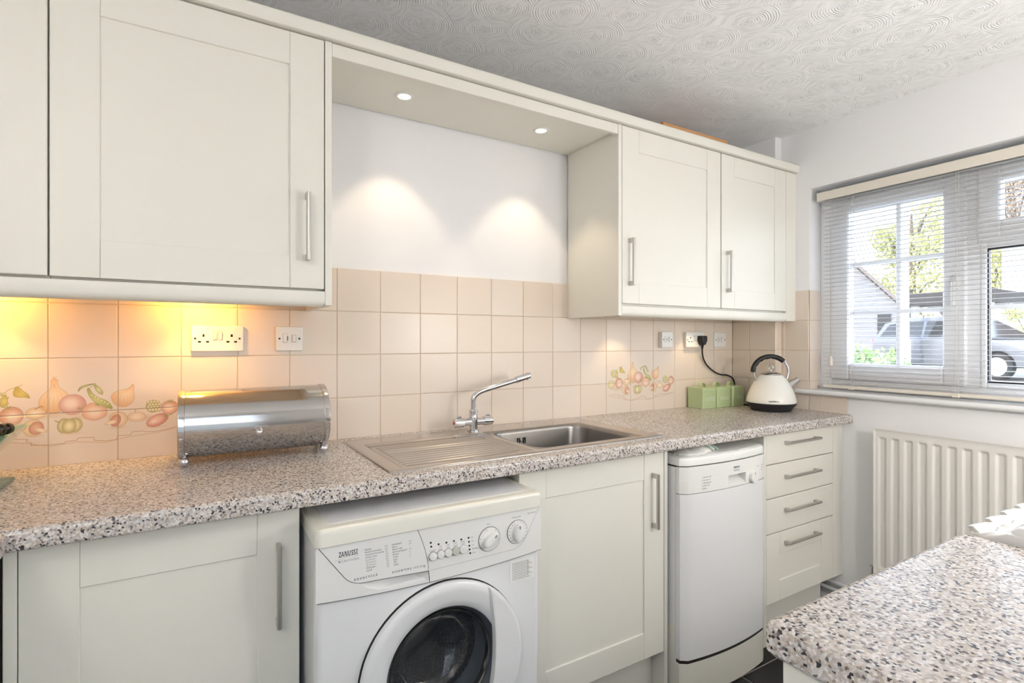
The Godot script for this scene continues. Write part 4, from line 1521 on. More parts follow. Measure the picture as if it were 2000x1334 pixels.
# ---------------------------------------------------------------- dishwasher
func build_dishwasher() -> void:
	var X0 := 1.772
	var X1 := 2.247
	var C := (X0 + X1) / 2
	var w := thing("dishwasher", "slim white dishwasher with a bowed front, between sink cabinet and drawers", "dishwasher", Vector3(C, 0, 0.3))
	var bow := func(x: float, base: float, rise: float) -> float:
		return base + rise * (1.0 - pow((x - C) / 0.2375, 2.0))
	var slice := func(xa: float, xb: float, back: float, base: float, rise: float, corner: float) -> PackedVector2Array:
		var q := PackedVector2Array([Vector2(xa, back)])
		for k in 21:
			var x := lerpf(xa, xb, k / 20.0)
			var z: float = bow.call(x, base, rise)
			if corner > 0.0:
				if k == 0 or k == 20:
					z -= corner
			q.append(Vector2(x, z))
		q.append(Vector2(xb, back))
		return q
	var wh: Material = M["white_enamel"]
	part("body", bx(Vector3(X0 - 0.001, 0.10, 0.03), Vector3(X1 + 0.001, 0.806, 0.566), 0.003), wh, w)
	var g := G.new()
	g.exty(slice.call(X0 - 0.001, X1 + 0.001, 0.03, 0.5935, 0.022, 0.012), 0.8125, 0.8430, 0.014)
	part("top", g, M["white_plastic"], w)
	# control panel in slices round the grip hollow
	var S0 := 1.985
	var S1 := 2.088
	g = G.new()
	g.exty(slice.call(X0, X1, 0.568, 0.595, 0.024, 0.014), 0.7600, 0.8085, 0.001)
	g.exty(slice.call(X0, X1, 0.568, 0.595, 0.024, 0.014), 0.7165, 0.7225)
	for e in [[X0, S0], [S1, X1]]:
		var q := PackedVector2Array([Vector2(e[0], 0.568)])
		for k in 33:
			var x: float = lerpf(e[0], e[1], k / 32.0)
			var z: float = bow.call(x, 0.595, 0.024)
			z -= 0.014 * maxf(0.0, 1.0 - minf(x - X0, X1 - x) / ((X1 - X0) / 20.0))
			q.append(Vector2(x, z))
		q.append(Vector2(e[1], 0.568))
		g.exty(q, 0.7225, 0.7600)
	g.box(Vector3(S0, 0.7225, 0.568), Vector3(S1, 0.7600, 0.574))
	g.face_out([Vector3(S0, 0.7225, 0.617), Vector3(S1, 0.7225, 0.617), Vector3(S1, 0.7500, 0.574), Vector3(S0, 0.7500, 0.574)], Vector3(2.03, 0.70, 0.57))
	var cp := part("control_panel", g, M["white_plastic"], w)
	g = G.new()
	g.exty(slice.call(X0, X1, 0.568, 0.5965, 0.024, 0.012), 0.140, 0.7140, 0.002, 0.002)
	part("door", g, wh, w)
	g = G.new()
	g.exty(slice.call(X0 + 0.002, X1 - 0.002, 0.50, 0.5920, 0.024, 0.012), 0.128, 0.1400)
	g.exty(slice.call(X0 + 0.002, X1 - 0.002, 0.50, 0.590, 0.024, 0.014), 0.7135, 0.7170)
	g.exty(slice.call(X0 + 0.002, X1 - 0.002, 0.50, 0.588, 0.022, 0.014), 0.8080, 0.8130)
	part("shadow_gap", g, M["dark_seam"], w)
	g = G.new()
	g.exty(slice.call(X0 - 0.001, X1 + 0.001, 0.10, 0.592, 0.022, 0.010), 0.006, 0.1275, 0.003)
	part("plinth", g, M["cream_plastic"], w)
	g = G.new()
	g.box(Vector3(X0 - 0.0013, 0.105, 0.05), Vector3(X0 + 0.01, 0.250, 0.560), 0.001)
	part("side_skirt", g, M["cream_plastic"], w)
	# selector knob, button, lights, printing
	var kc := Vector3(2.1310, 0.7375, 0)
	var kz: float = bow.call(2.1310, 0.595, 0.024)
	g = G.new()
	g.lathe_z([[0.0225, kz - 0.002], [0.0225, kz + 0.011], [0.0205, kz + 0.0145], [0.0001, kz + 0.0145]], kc, 32)
	var kn := part("knob", g, M["white_plastic"], w)
	g = G.new()
	g.box(kc + Vector3(-0.0012, 0.008, kz + 0.0140), kc + Vector3(0.0012, 0.0185, kz + 0.0150))
	part("pointer", g, M["print_pale"], kn)
	g = G.new()
	g.t = Transform3D(Basis.IDENTITY.scaled(Vector3(0.65, 1, 1)), Vector3(2.1690, 0.7540, 0))
	g.lathe_z([[0.0075, 0.600], [0.0075, 0.6105], [0.0001, 0.6120]], Vector3.ZERO, 18)
	part("button", g, M["white_plastic"], cp)
	g = G.new()
	for e in [[2.1700, 0.7705], [2.2050, 0.7700], [2.2050, 0.7605], [2.2050, 0.7510]]:
		e.append(bow.call(e[0], 0.595, 0.024) + 0.0006)
		g.lathe_z([[0.0020, e[2] - 0.004], [0.0020, e[2] - 0.0004], [0.0001, e[2]]], Vector3(e[0], e[1], 0), 10)
	part("indicator", g, M["black_plastic"], cp)
	var pale: Material = M["print_pale"]
	lettering("ZANUSSI", 0.0075, Vector3(2.031, 0.7860, 0.6197), pale, cp, false, true, Basis.IDENTITY, HORIZONTAL_ALIGNMENT_CENTER, 0.8)
	lettering("Electrolux", 0.0042, Vector3(2.031, 0.7755, 0.6197), pale, cp, true, false, Basis.IDENTITY, HORIZONTAL_ALIGNMENT_CENTER)
	var rows := ["A  Intensive  70°", "B  Normal   65°", "C  Economy  50°", "D  Quick   50°", "E  Rinse"]
	var slope := Basis(Vector3(0, 1, 0), -0.12)
	for k in 5:
		lettering(rows[k], 0.0042, Vector3(1.854, 0.7690 - 0.0098 * k, 0.6110), pale, cp, false, false, slope)
	lettering("START", 0.003, Vector3(2.1690, 0.7430, 0.6106), pale, cp, false, false, Basis(Vector3(0, 1, 0), 0.13), HORIZONTAL_ALIGNMENT_CENTER)
	# folded tea towel squeezed in on top
	var c := thing("tea_towel", "crumpled white tea towel with green stripes on top of the dishwasher", "towel", Vector3(1.9, 0.8432, 0.5))
	var n := FastNoiseLite.new()
	n.seed = 4
	n.frequency = 9.0
	g = G.new(70.0)
	var fold := func(cx: float, cz: float, rx: float, rz: float, h: float, o: float) -> void:
		g.surf(40, 14, func(a: float, b: float) -> Vector3:
			var th := a * TAU
			var ph := b * PI / 2
			var k := 1.0 + 0.22 * n.get_noise_2d(cos(th) * 0.25 + o, sin(th) * 0.25)
			return Vector3(cx + rx * k * cos(ph) * sin(th), 0.8434 + h * sin(ph) * (1.0 + 0.25 * n.get_noise_2d(th * 0.3, o)), cz + rz * k * cos(ph) * cos(th)))
	fold.call(1.865, 0.535, 0.065, 0.060, 0.013, 0.0)
	fold.call(1.920, 0.525, 0.050, 0.055, 0.020, 3.0)
	part("cloth", g, M["cloth_white"], c)
	for k in 4:
		g = G.new(60.0)
		var x := 1.920 + 0.020 * k
		g.tube([Vector3(x - 0.012, 0.8475, 0.50), Vector3(x - 0.004, 0.858, 0.530), Vector3(x + 0.004, 0.855, 0.556), Vector3(x + 0.008, 0.8475, 0.572)], [0.006, 0.0095, 0.009, 0.004], 10, true, 0.8)
		part("fold", g, M["cloth_green"] if k % 2 else M["cloth_white"], c)


# ---------------------------------------------------------------- cooker at the right edge
func build_cooker() -> void:
	var X0 := 1.5015
	var X1 := 2.05
	var c := thing("cooker", "white freestanding cooker with finned control knobs beside the near worktop", "cooker", Vector3(1.77, 0, 1.78))
	var wh: Material = M["white_enamel"]
	var g := G.new()
	g.box(Vector3(X0, 0.02, 1.49), Vector3(X1, 0.868, 2.06), 0.004)
	part("body", g, wh, c)
	# sloping front rail that carries the knobs, in (z, y)
	g = G.new()
	g.extx(PackedVector2Array([Vector2(1.62, 0.8685), Vector2(1.452, 0.8685), Vector2(1.447, 0.874), Vector2(1.4485, 0.890), Vector2(1.455, 0.9000), Vector2(1.500, 0.9180), Vector2(1.512, 0.9240), Vector2(1.62, 0.9240)]), X0, X1, 0.003)
	part("control_panel", g, M["white_plastic"], c)
	# raised hob surround
	g = G.new(50.0)
	g.loft([rr3(X0 + 0.002, 1.512, X1 - 0.002, 2.055, 0.02, 0.915), rr3(X0 + 0.002, 1.512, X1 - 0.002, 2.055, 0.02, 0.924), rr3(X0 + 0.008, 1.520, X1 - 0.008, 2.050, 0.022, 0.934), rr3(X0 + 0.018, 1.530, X1 - 0.018, 2.045, 0.026, 0.936), rr3(X0 + 0.030, 1.542, X1 - 0.030, 2.035, 0.03, 0.930), rr3(X0 + 0.042, 1.556, X1 - 0.042, 2.025, 0.03, 0.912)])
	part("hob_rim", g, wh, c)
	part("hob_plate", bx(Vector3(X0 + 0.03, 0.908, 1.55), Vector3(X1 - 0.03, 0.9125, 2.03)), wh, c)
	for k in 4:
		g = G.new()
		g.t = Transform3D(Basis.IDENTITY, Vector3([1.64, 1.91, 1.64, 1.91][k], 0.9125, [1.68, 1.68, 1.92, 1.92][k]))
		g.lathe([[0.075, 0], [0.075, 0.006], [0.068, 0.010], [0.0001, 0.010]], 32)
		part("hotplate", g, M["black_plastic"], c)
	part("oven_door", bx(Vector3(X0 + 0.01, 0.12, 1.466), Vector3(X1 - 0.01, 0.85, 1.4895), 0.004), wh, c)
	# knobs: a leaf-shaped skirt lying on the slope with an upright fin across it
	for k in 5:
		var x := 1.5335 + 0.0735 * k
		var tilt := Basis(Vector3(1, 0, 0), -0.38)         # slope of the rail
		g = G.new()
		g.t = Transform3D(tilt, Vector3(x, 0.9085, 1.479))
		var leaf := PackedVector2Array()
		for i in 24:
			var a := TAU * i / 24
			leaf.append(Vector2(0.0320 * cos(a), -0.0235 * sin(a) * (1.0 if absf(cos(a)) < 0.8 else 0.9)))
		var keep := g.t
		g.exty(leaf, 0.0, 0.006, 0.002)
		var kn := part("knob", g, M["white_plastic"], c)
		g = G.new()
		g.t = keep * Transform3D(Basis(Vector3(0, 1, 0), -0.40), Vector3.ZERO)
		var fin := PackedVector2Array([Vector2(-0.021, 0.004), Vector2(0.022, 0.004), Vector2(0.025, 0.0095), Vector2(0.017, 0.0150), Vector2(0.002, 0.0185), Vector2(-0.016, 0.0195), Vector2(-0.030, 0.0180)])
		g.prism(fin, -0.006, 0.006, 0.002, 0.002)
		part("grip", g, M["white_plastic"], kn)
		g = G.new()
		g.t = keep
		g.box(Vector3(0.006, 0.0058, 0.012), Vector3(0.010, 0.0064, 0.015))
		g.box(Vector3(-0.012, 0.0058, 0.016), Vector3(-0.009, 0.0064, 0.019))
		part("marking", g, M["print_grey"], kn)


# ---------------------------------------------------------------- radiator
func build_radiator() -> void:
	var r := thing("radiator", "white ribbed panel radiator on the wall under the window", "radiator", Vector3(2.86, 0.22, 1.1))
	var m: Material = M["radiator_white"]
	var z0 := 0.7065
	var z1 := 1.585
	var y0 := 0.245
	var y1 := 0.8715
	var pitch := 0.0478
	var first := 0.7390
	var g := G.new(55.0)
	# ribbed front sheet facing -x
	var nz := 340
	var dep := func(z: float, y: float) -> float:
		var k := fposmod((z - first) / pitch + 0.5, 1.0) - 0.5
		var flute := 1.0 - smoothstep(0.16, 0.34, absf(k))
		var endfade := smoothstep(y0 + 0.028, y0 + 0.045, y) * (1.0 - smoothstep(y1 - 0.044, y1 - 0.030, y))
		var side := smoothstep(z0 + 0.014, z0 + 0.02, z) * (1.0 - smoothstep(z1 - 0.02, z1 - 0.014, z))
		var lip := 1.0 - smoothstep(0.0, 0.010, minf(minf(y - y0, y1 - y), minf(z - z0, z1 - z)))
		return 2.832 + 0.0085 * flute * endfade * side - 0.0035 * lip
	var yrows := [y0, y0 + 0.004, y0 + 0.010, y0 + 0.028, y0 + 0.033, y0 + 0.039, y0 + 0.045, y1 - 0.044, y1 - 0.040, y1 - 0.036, y1 - 0.033, y1 - 0.030, y1 - 0.018, y1 - 0.010, y1 - 0.005, y1]
	var rows := []
	for y: float in yrows:
		var row := PackedVector3Array()
		for i in nz + 1:
			var z := lerpf(z0, z1, float(i) / nz)
			row.append(Vector3(dep.call(z, y), y, z))
		rows.append(row)
	g.loft(rows, false)
	part("front_panel", g, m, r)
	g = G.new()
	g.box(Vector3(2.8415, y0 + 0.002, z0 + 0.001), Vector3(2.846, y1 - 0.002, z1 - 0.001), 0.001)
	g.box(Vector3(2.831, y1 - 0.004, z0), Vector3(2.846, y1, z1), 0.001)
	g.box(Vector3(2.831, y0, z0), Vector3(2.846, y1, z0 + 0.003), 0.001)
	part("back_panel", g, m, r)
	for z in [0.85, 1.42]:
		part("wall_bracket", bx(Vector3(2.845, 0.30, z - 0.02), Vector3(2.909, 0.80, z + 0.02), 0.002), m, r)
	for k in 2:
		g = G.new()
		var y := 0.085 + 0.036 * k
		var e := 0.735 + 0.03 * k
		g.tube([Vector3(2.892, y, 0.252), Vector3(2.892, y, e - 0.02), Vector3(2.888, y + 0.006, e - 0.006), Vector3(2.884, y + 0.03, e), Vector3(2.860, 0.255, e)], 0.0095, 12)
		part("pipe", g, M["white_enamel"], r)
	g = G.new()
	g.tube([Vector3(2.858, 0.20, 0.692), Vector3(2.858, 0.27, 0.692)], 0.013, 14)
	g.tube([Vector3(2.858, 0.262, 0.69), Vector3(2.858, 0.262, 0.72)], 0.009, 12)
	part("valve", g, M["chrome"], r)


# ---------------------------------------------------------------- things on the worktop and the walls
func socket_plate(called: String, label: String, category: String, x0: float, x1: float, z0: float, deep: float, kind: String) -> Node3D:
	var y0 := 1.2140
	var y1 := 1.2925
	var o := thing(called, label, category, Vector3((x0 + x1) / 2, y0, 0.0))
	var zf := z0 + deep
	var wp: Material = M["white_plastic"]
	var g := G.new()
	g.prism(G.rrect(x0, y0, x1, y1, 0.004, 4), zf - 0.009, zf, 0.003)
	part("face_plate", g, wp, o)
	if deep > 0.012:
		part("back_box", bx(Vector3(x0 + 0.0015, y0 + 0.0015, 0.0002), Vector3(x1 - 0.0015, y1 - 0.0015, zf - 0.008), 0.002), wp, o)
	var cy := (y0 + y1) / 2
	var cx := (x0 + x1) / 2
	g = G.new()
	for s in [-1, 1]:
		var sx: float = cx + s * ((x1 - x0) / 2 - 0.0105)
		g.lathe_z([[0.0032, zf - 0.002], [0.0032, zf + 0.0004], [0.0001, zf + 0.0006]], Vector3(sx, cy, 0), 14)
	part("screw", g, M["charcoal_plastic"], o)
	var dark: Material = M["drum_hole"]
	if kind == "double":
		g = G.new()
		for s in [-1, 1]:
			var sx: float = cx + s * 0.0375
			g.box(Vector3(sx - 0.0027, cy + 0.0050, zf - 0.004), Vector3(sx + 0.0027, cy + 0.0130, zf + 0.0003))
			for q in [-1, 1]:
				g.box(Vector3(sx + q * 0.0105 - 0.0040, cy - 0.0125, zf - 0.004), Vector3(sx + q * 0.0105 + 0.0040, cy - 0.0075, zf + 0.0003))
		part("pin_hole", g, dark, o)
		for s in [-1, 1]:
			g = G.new()
			g.t = Transform3D(Basis(Vector3(1, 0, 0), 0.12), Vector3(cx + s * 0.0070, cy + 0.0075, zf))
			g.box(Vector3(-0.0052, -0.0115, -0.004), Vector3(0.0052, 0.0115, 0.0030), 0.0012)
			var rk := part("rocker_switch", g, wp, o)
			part("surround", bx(Vector3(cx + s * 0.0070 - 0.0058, cy - 0.0048, zf - 0.003), Vector3(cx + s * 0.0070 + 0.0058, cy + 0.0198, zf + 0.0002)), M["print_grey"], rk)
	elif kind == "fused":
		g = G.new()
		g.box(Vector3(cx - 0.0190, cy - 0.0120, zf - 0.004), Vector3(cx - 0.0080, cy + 0.0150, zf + 0.0020), 0.001)
		part("fuse_carrier", g, wp, o)
		g = G.new()
		g.box(Vector3(cx - 0.0068, cy - 0.006, zf - 0.004), Vector3(cx - 0.0048, cy + 0.008, zf + 0.0010))
		part("fuse_slot", g, dark, o)
		g = G.new()
		g.t = Transform3D(Basis(Vector3(1, 0, 0), 0.14), Vector3(cx + 0.0130, cy + 0.0010, zf))
		g.box(Vector3(-0.0055, -0.0115, -0.004), Vector3(0.0055, 0.0115, 0.0030), 0.0012)
		var rk := part("rocker_switch", g, wp, o)
		part("surround", bx(Vector3(cx + 0.0068, cy - 0.0112, zf - 0.003), Vector3(cx + 0.0192, cy + 0.0132, zf + 0.0002)), M["print_grey"], rk)
		part("surround", bx(Vector3(cx - 0.0196, cy - 0.0126, zf - 0.003), Vector3(cx - 0.0074, cy + 0.0156, zf + 0.0002)), M["print_grey"], rk)
	return o


func build_small_things() -> void:
	var ch: Material = M["chrome"]
	var ps: Material = M["polished_steel"]
	var g: G
	socket_plate("double_socket", "white double wall socket on the amber-lit tiles above the bread bin", "socket", 0.326, 0.465, 0.0, 0.010, "double")
	socket_plate("fused_switch", "small white fused switch under the right end of the large wall cabinet", "switch", 0.558, 0.639, 0.0, 0.010, "fused")
	socket_plate("fused_switch", "white fused switch on a raised box right of the small vegetable tiles", "switch", 2.283, 2.357, 0.0, 0.026, "fused")
	socket_plate("double_socket", "white raised double socket with the black kettle plug in it", "socket", 2.463, 2.600, 0.0, 0.018, "double")
	socket_plate("fused_switch", "flush white fused switch nearest the corner, right of the plugged socket", "switch", 2.692, 2.787, 0.0, 0.008, "fused")

	# plug with its flex down to the kettle
	var o := thing("plug", "black plug and flex running from the double socket down to the kettle", "plug", Vector3(2.568, 1.25, 0.02))
	g = G.new()
	var pl := PackedVector2Array()
	for v in [[-0.020, 0.022], [0.020, 0.022], [0.024, 0.014], [0.024, -0.006], [0.012, -0.026], [0.007, -0.030], [-0.007, -0.030], [-0.012, -0.026], [-0.024, -0.006], [-0.024, 0.014]]:
		pl.append(Vector2(v[0] * 0.88, v[1] * 0.92))
	g.t = Transform3D(Basis.IDENTITY, Vector3(2.566, 1.2535, 0))
	g.prism(pl, 0.0185, 0.050, 0.006)
	part("body", g, M["black_plastic"], o)
	g = G.new()
	var fl := [Vector3(2.566, 1.228, 0.034), Vector3(2.568, 1.205, 0.030), Vector3(2.582, 1.168, 0.022), Vector3(2.61, 1.135, 0.014), Vector3(2.65, 1.105, 0.010), Vector3(2.70, 1.080, 0.008), Vector3(2.745, 1.067, 0.010), Vector3(2.780, 1.064, 0.016), Vector3(2.806, 1.050, 0.030), Vector3(2.822, 1.020, 0.034), Vector3(2.826, 0.975, 0.030), Vector3(2.820, 0.930, 0.030), Vector3(2.808, 0.9145, 0.045), Vector3(2.790, 0.9145, 0.12), Vector3(2.776, 0.9145, 0.172), Vector3(2.771, 0.9145, 0.184)]
	var cur := Curve3D.new()
	for k in fl.size():
		var tan: Vector3 = (fl[mini(k + 1, fl.size() - 1)] - fl[maxi(k - 1, 0)]) / 6.0
		cur.add_point(fl[k], -tan, tan)
	cur.bake_interval = 0.008
	var baked := []
	for v in cur.get_baked_points():
		baked.append(v)
	g.tube(baked, 0.0038, 8)
	g.tube([Vector3(2.566, 1.232, 0.034), Vector3(2.5665, 1.222, 0.033), Vector3(2.568, 1.205, 0.030)], [0.0075, 0.007, 0.0045], 10)
	part("flex", g, M["black_plastic"], o)

	# bread bin: mirror-finish roll-top barrel with banded ends on ball feet
	o = thing("bread_bin", "polished steel roll-top bread bin on ball feet, on the worktop at the left", "bread bin", Vector3(0.488, 0.91, 0.15))
	var bc := Vector2(0.150, 1.019)       # centre in (z, y)
	var barrel := func(r: float, n: int) -> PackedVector2Array:
		var q := PackedVector2Array()
		for k in n:
			var a := TAU * k / n
			var v := Vector2(bc.x + r * cos(a) * 1.06, bc.y + r * sin(a))
			v.x = maxf(v.x, bc.x - r * 0.98)
			v.y = maxf(v.y, bc.y - r * 0.96)
			q.append(v)
		return q
	g = G.new(60.0)
	g.extx(barrel.call(0.0925, 72), 0.312, 0.664)
	part("lid", g, ps, o)
	for k in 2:
		g = G.new(50.0)
		var xa: float = [0.2985, 0.6615][k]
		g.extx(barrel.call(0.0950, 72), xa, xa + 0.0165, 0.0015)
		part("end_band", g, ps, o)
		g = G.new()
		var xh: float = xa + 0.008
		g.t = Transform3D(Basis(Vector3(0, 0, 1), 0), Vector3(xh, 0, 0))
		g.tube([Vector3(0, 0.992, 0.2480), Vector3(0, 0.960, 0.2335), Vector3(0, 0.942, 0.2190)], 0.0045, 8, true, 0.5)
		part("hinge_strap", g, ch, o)
	g = G.new()
	g.ball(Vector3(0.487, 0.997, 0.2570), 0.0105, 22, 14)
	g.tube([Vector3(0.487, 0.998, 0.240), Vector3(0.487, 0.9975, 0.252)], 0.004, 10)
	part("knob", g, ch, o)
	for k in 4:
		g = G.new()
		var fx: float = [0.312, 0.668][k % 2]
		var fz: float = [0.198, 0.090][k / 2]
		g.ball(Vector3(fx, 0.9237, fz), 0.0134, 18, 12)
		g.tube([Vector3(fx, 0.930, fz), Vector3(fx, 0.945, fz)], 0.006, 10)
		part("foot", g, ch, o)

	# glass dish of black balls at the left edge
	o = thing("glass_dish", "square green glass dish of black olives, cut off by the left edge", "dish", Vector3(-0.105, 0.91, 0.205))
	g = G.new()
	var ring := func(h: float, y: float) -> PackedVector3Array:
		return rr3(-0.105 - h, 0.205 - h, -0.105 + h, 0.205 + h, h * 0.12, y)
	g.loft([ring.call(0.012, 0.922), ring.call(0.016, 0.942), ring.call(0.094, 1.0385), ring.call(0.0965, 1.0395), ring.call(0.091, 1.0395), ring.call(0.010, 0.948)])
	part("bowl", g, M["green_glass"], o)
	g = G.new()
	g.loft([ring.call(0.070, 0.9105), ring.call(0.0715, 0.914), ring.call(0.070, 0.9185), ring.call(0.02, 0.922), ring.call(0.001, 0.922)])
	part("base", g, M["teal_glass"], o)
	var ob := G.new(60.0)
	ob.ball(Vector3.ZERO, 0.0125, 16, 10, 1.1)
	var om := ob.mesh()
	var rng := RandomNumberGenerator.new()
	rng.seed = 8
	for lay in 3:
		var y: float = 1.005 + 0.0165 * lay
		var half: float = 0.050 + 0.013 * lay
		var n := 3 + lay
		for i in n:
			for j in n:
				if i < n - 2 or (lay < 2 and i < n - 1 and j > 0 and j < n - 1):
					continue                 # only the heap's right-hand side reaches into the picture
				var at := Vector3(-0.105 + lerpf(-half, half, (i + 0.5) / n) + rng.randf_range(-0.003, 0.003), y + rng.randf_range(-0.003, 0.004), 0.205 + lerpf(-half, half, (j + 0.5) / n) + rng.randf_range(-0.003, 0.003))
				var ol := MeshInstance3D.new()
				ol.name = numbered("olive")
				ol.mesh = om
				ol.material_override = M["olive_black"]
				add_child(ol, true)
				ol.position = at
				tag(ol, "black olive heaped in the square green glass dish", "olive", "black olives in the glass dish")

	# three sage green canisters
	var words := ["COFFEE", "SUGAR", "TEA"]
	var spots := [[2.4785, 2.5825, 0.0085, 0.1085], [2.5838, 2.6912, 0.0100, 0.1105], [2.6925, 2.7880, 0.0145, 0.1205]]
	for k in 3:
		var s: Array = spots[k]
		var xa: float = s[0]
		var xb: float = s[1]
		o = thing("canister", ["sage green square tin marked COFFEE, left of the three canisters", "sage green square tin marked SUGAR, middle of the three canisters", "sage green square tin marked TEA, the canister next to the kettle"][k], "canister", Vector3((xa + xb) / 2, 0.91, 0.06))
		g = G.new()
		g.exty(G.rrect(xa + 0.0012, s[2] + 0.0012, xb - 0.0012, s[3] - 0.0012, 0.008, 4), 0.9105, 1.0000, 0.001, 0.001)
		part("body", g, M["sage_enamel"], o)
		g = G.new()
		g.exty(G.rrect(xa, s[2], xb, s[3], 0.009, 4), 0.9985, 1.0135, 0.0025)
		var lid := part("lid", g, M["sage_enamel"], o)
		g = G.new()
		var strip := []
		var cx := (xa + xb) / 2
		var zc: float = (s[2] + s[3]) / 2
		for i in 17:
			var a := PI * i / 16
			strip.append(Vector3(cx - 0.0195 * cos(a), 1.0135 + 0.0215 * sin(a), zc))
		var rows := []
		for off in [Vector2(-0.009, 0.0006), Vector2(0.009, 0.0006), Vector2(0.009, -0.0006), Vector2(-0.009, -0.0006), Vector2(-0.009, 0.0006)]:
			var row := PackedVector3Array()
			for i in 17:
				var a := PI * i / 16
				var v: Vector3 = strip[i] + Vector3(-cos(a), sin(a), 0) * off.y
				row.append(v + Vector3(0, 0, off.x))
			rows.append(row)
		g.loft(rows, false)
		part("handle", g, M["sage_enamel"], lid)
		lettering(words[k], 0.0165, Vector3(cx + 0.004, 0.9570, s[3] - 0.0013), M["print_white"], o, true, false, Basis.IDENTITY, HORIZONTAL_ALIGNMENT_CENTER, 0.85)

	# kettle on its base
	var kp := Vector3(2.735, 0.91, 0.300)
	o = thing("kettle", "cream pyramid kettle with a black handle beside the window", "kettle", kp)
	g = G.new()
	g.t = Transform3D(Basis.IDENTITY, kp)
	g.lathe([[0.0001, 0.0], [0.086, 0.0], [0.0895, 0.003], [0.0935, 0.013], [0.094, 0.0145], [0.0955, 0.0150], [0.1080, 0.0300], [0.1110, 0.0360], [0.1110, 0.0400], [0.0001, 0.0400]], 56)
	part("base", g, M["charcoal_plastic"], o)
	g = G.new(60.0)
	g.t = Transform3D(Basis.IDENTITY, kp)
	g.lathe([[0.1095, 0.0395], [0.1113, 0.0430], [0.1105, 0.0520], [0.1080, 0.0650], [0.1030, 0.0820], [0.0960, 0.1000], [0.0870, 0.1200], [0.0770, 0.1380], [0.0670, 0.1530], [0.0580, 0.1650], [0.0530, 0.1710], [0.0505, 0.1725]], 64)
	var kb := part("body", g, M["kettle_cream"], o)
	g = G.new(50.0)
	g.t = Transform3D(Basis.IDENTITY, kp)
	g.lathe([[0.0505, 0.1715], [0.0500, 0.1735], [0.0420, 0.1800], [0.0300, 0.1860], [0.0150, 0.1895], [0.0040, 0.1900], [0.0035, 0.1960], [0.0001, 0.1965]], 48)
	var right := Vector3(0.8585, 0, 0.513)
	var facing := Vector3(-0.513, 0, 0.8585)
	var lid := part("lid", g, ch, o)
	g = G.new()
	var loop := []
	for i in 25:
		var a := TAU * i / 24
		loop.append(kp + Vector3(0, 0.2075, 0) + (right * 0.8 + facing * 0.6) * 0.0092 * cos(a) + Vector3(0, 0.0115 * sin(a), 0))
	g.tube(loop, 0.0036, 10, false)
	part("ring_knob", g, ch, lid)
	# handle hoop: chrome rod with a finger-grooved black grip
	var hoop := func(a: float, r: float) -> Vector3:
		return kp + right * (r * cos(a) - 0.002) + Vector3(0, 0.186 + r * 0.88 * sin(a), 0)
	g = G.new()
	var p1 := []
	for i in 15:
		p1.append(hoop.call(deg_to_rad(lerpf(-32.0, 42.0, i / 14.0)), 0.087))
	g.tube(p1, 0.0055, 12)
	var p2 := []
	for i in 9:
		p2.append(hoop.call(deg_to_rad(lerpf(180.0, 214.0, i / 8.0)), 0.082))
	g.tube(p2, 0.0050, 12)
	g.tube([hoop.call(deg_to_rad(38.0), 0.087), hoop.call(deg_to_rad(45.0), 0.088)], [0.0085, 0.0105], 14)
	g.tube([hoop.call(deg_to_rad(186.0), 0.083), hoop.call(deg_to_rad(180.0), 0.084)], [0.0085, 0.0100], 14)
	part("handle_rod", g, ch, o)
	g = G.new(60.0)
	var p3 := []
	var r3 := []
	for i in 61:
		var f := i / 60.0
		var a := deg_to_rad(lerpf(45.0, 180.0, f))
		var groove := absf(sin(f * PI * 6.0)) if f > 0.2 else 1.0
		p3.append(hoop.call(a, 0.0865 + 0.0016 * (1.0 - groove) - 0.001))
		r3.append(0.0102 + 0.0016 * groove)
	g.tube(p3, r3, 16)
	part("handle_grip", g, M["black_plastic"], o)
	g = G.new()
	var sa := kp + right * 0.075 + Vector3(0, 0.111, 0)
	var sb := kp + right * 0.132 + Vector3(0, 0.150, 0)
	g.tube([sa, sa.lerp(sb, 0.15), sb], [0.0235, 0.0215, 0.0125], 24, false)
	g.tube([sb, sa.lerp(sb, 0.5)], [0.0110, 0.018], 24, false)
	part("spout", g, ps, o)
	g = G.new()
	g.tube([sa - right * 0.012 - Vector3(0, 0.008, 0), sa + right * 0.006 + Vector3(0, 0.004, 0)], [0.033, 0.0245], 24, false)
	part("spout_collar", g, M["kettle_cream"], kb)
	g = G.new()
	g.ball(kp + right * 0.066 + Vector3(0, 0.146, 0), 0.010, 14, 10)
	part("hinge_cap", g, M["white_plastic"], kb)
	var f2 := (facing * 0.94 + right * -0.33).normalized()
	lettering("DAEWOO", 0.0075, kp + f2 * 0.1112 + Vector3(0, 0.0530, 0), M["print_grey"], kb, false, true, Basis(Vector3(0, 1, 0).cross(f2), Vector3(0, 1, 0), f2), HORIZONTAL_ALIGNMENT_CENTER)

	# flat tan box lying on top of the right cabinets
	o = thing("cardboard_box", "flat tan cardboard box lying on top of the right wall cabinets", "box", Vector3(2.21, 2.082, 0.2))
	g = G.new()
	g.box(Vector3(2.012, 2.0825, 0.100), Vector3(2.415, 2.158, 0.285), 0.001)
	part("body", g, M["card"], o)
	g = G.new()
	g.box(Vector3(2.009, 2.136, 0.097), Vector3(2.424, 2.1625, 0.288), 0.001)
	part("lid", g, M["card"], o)


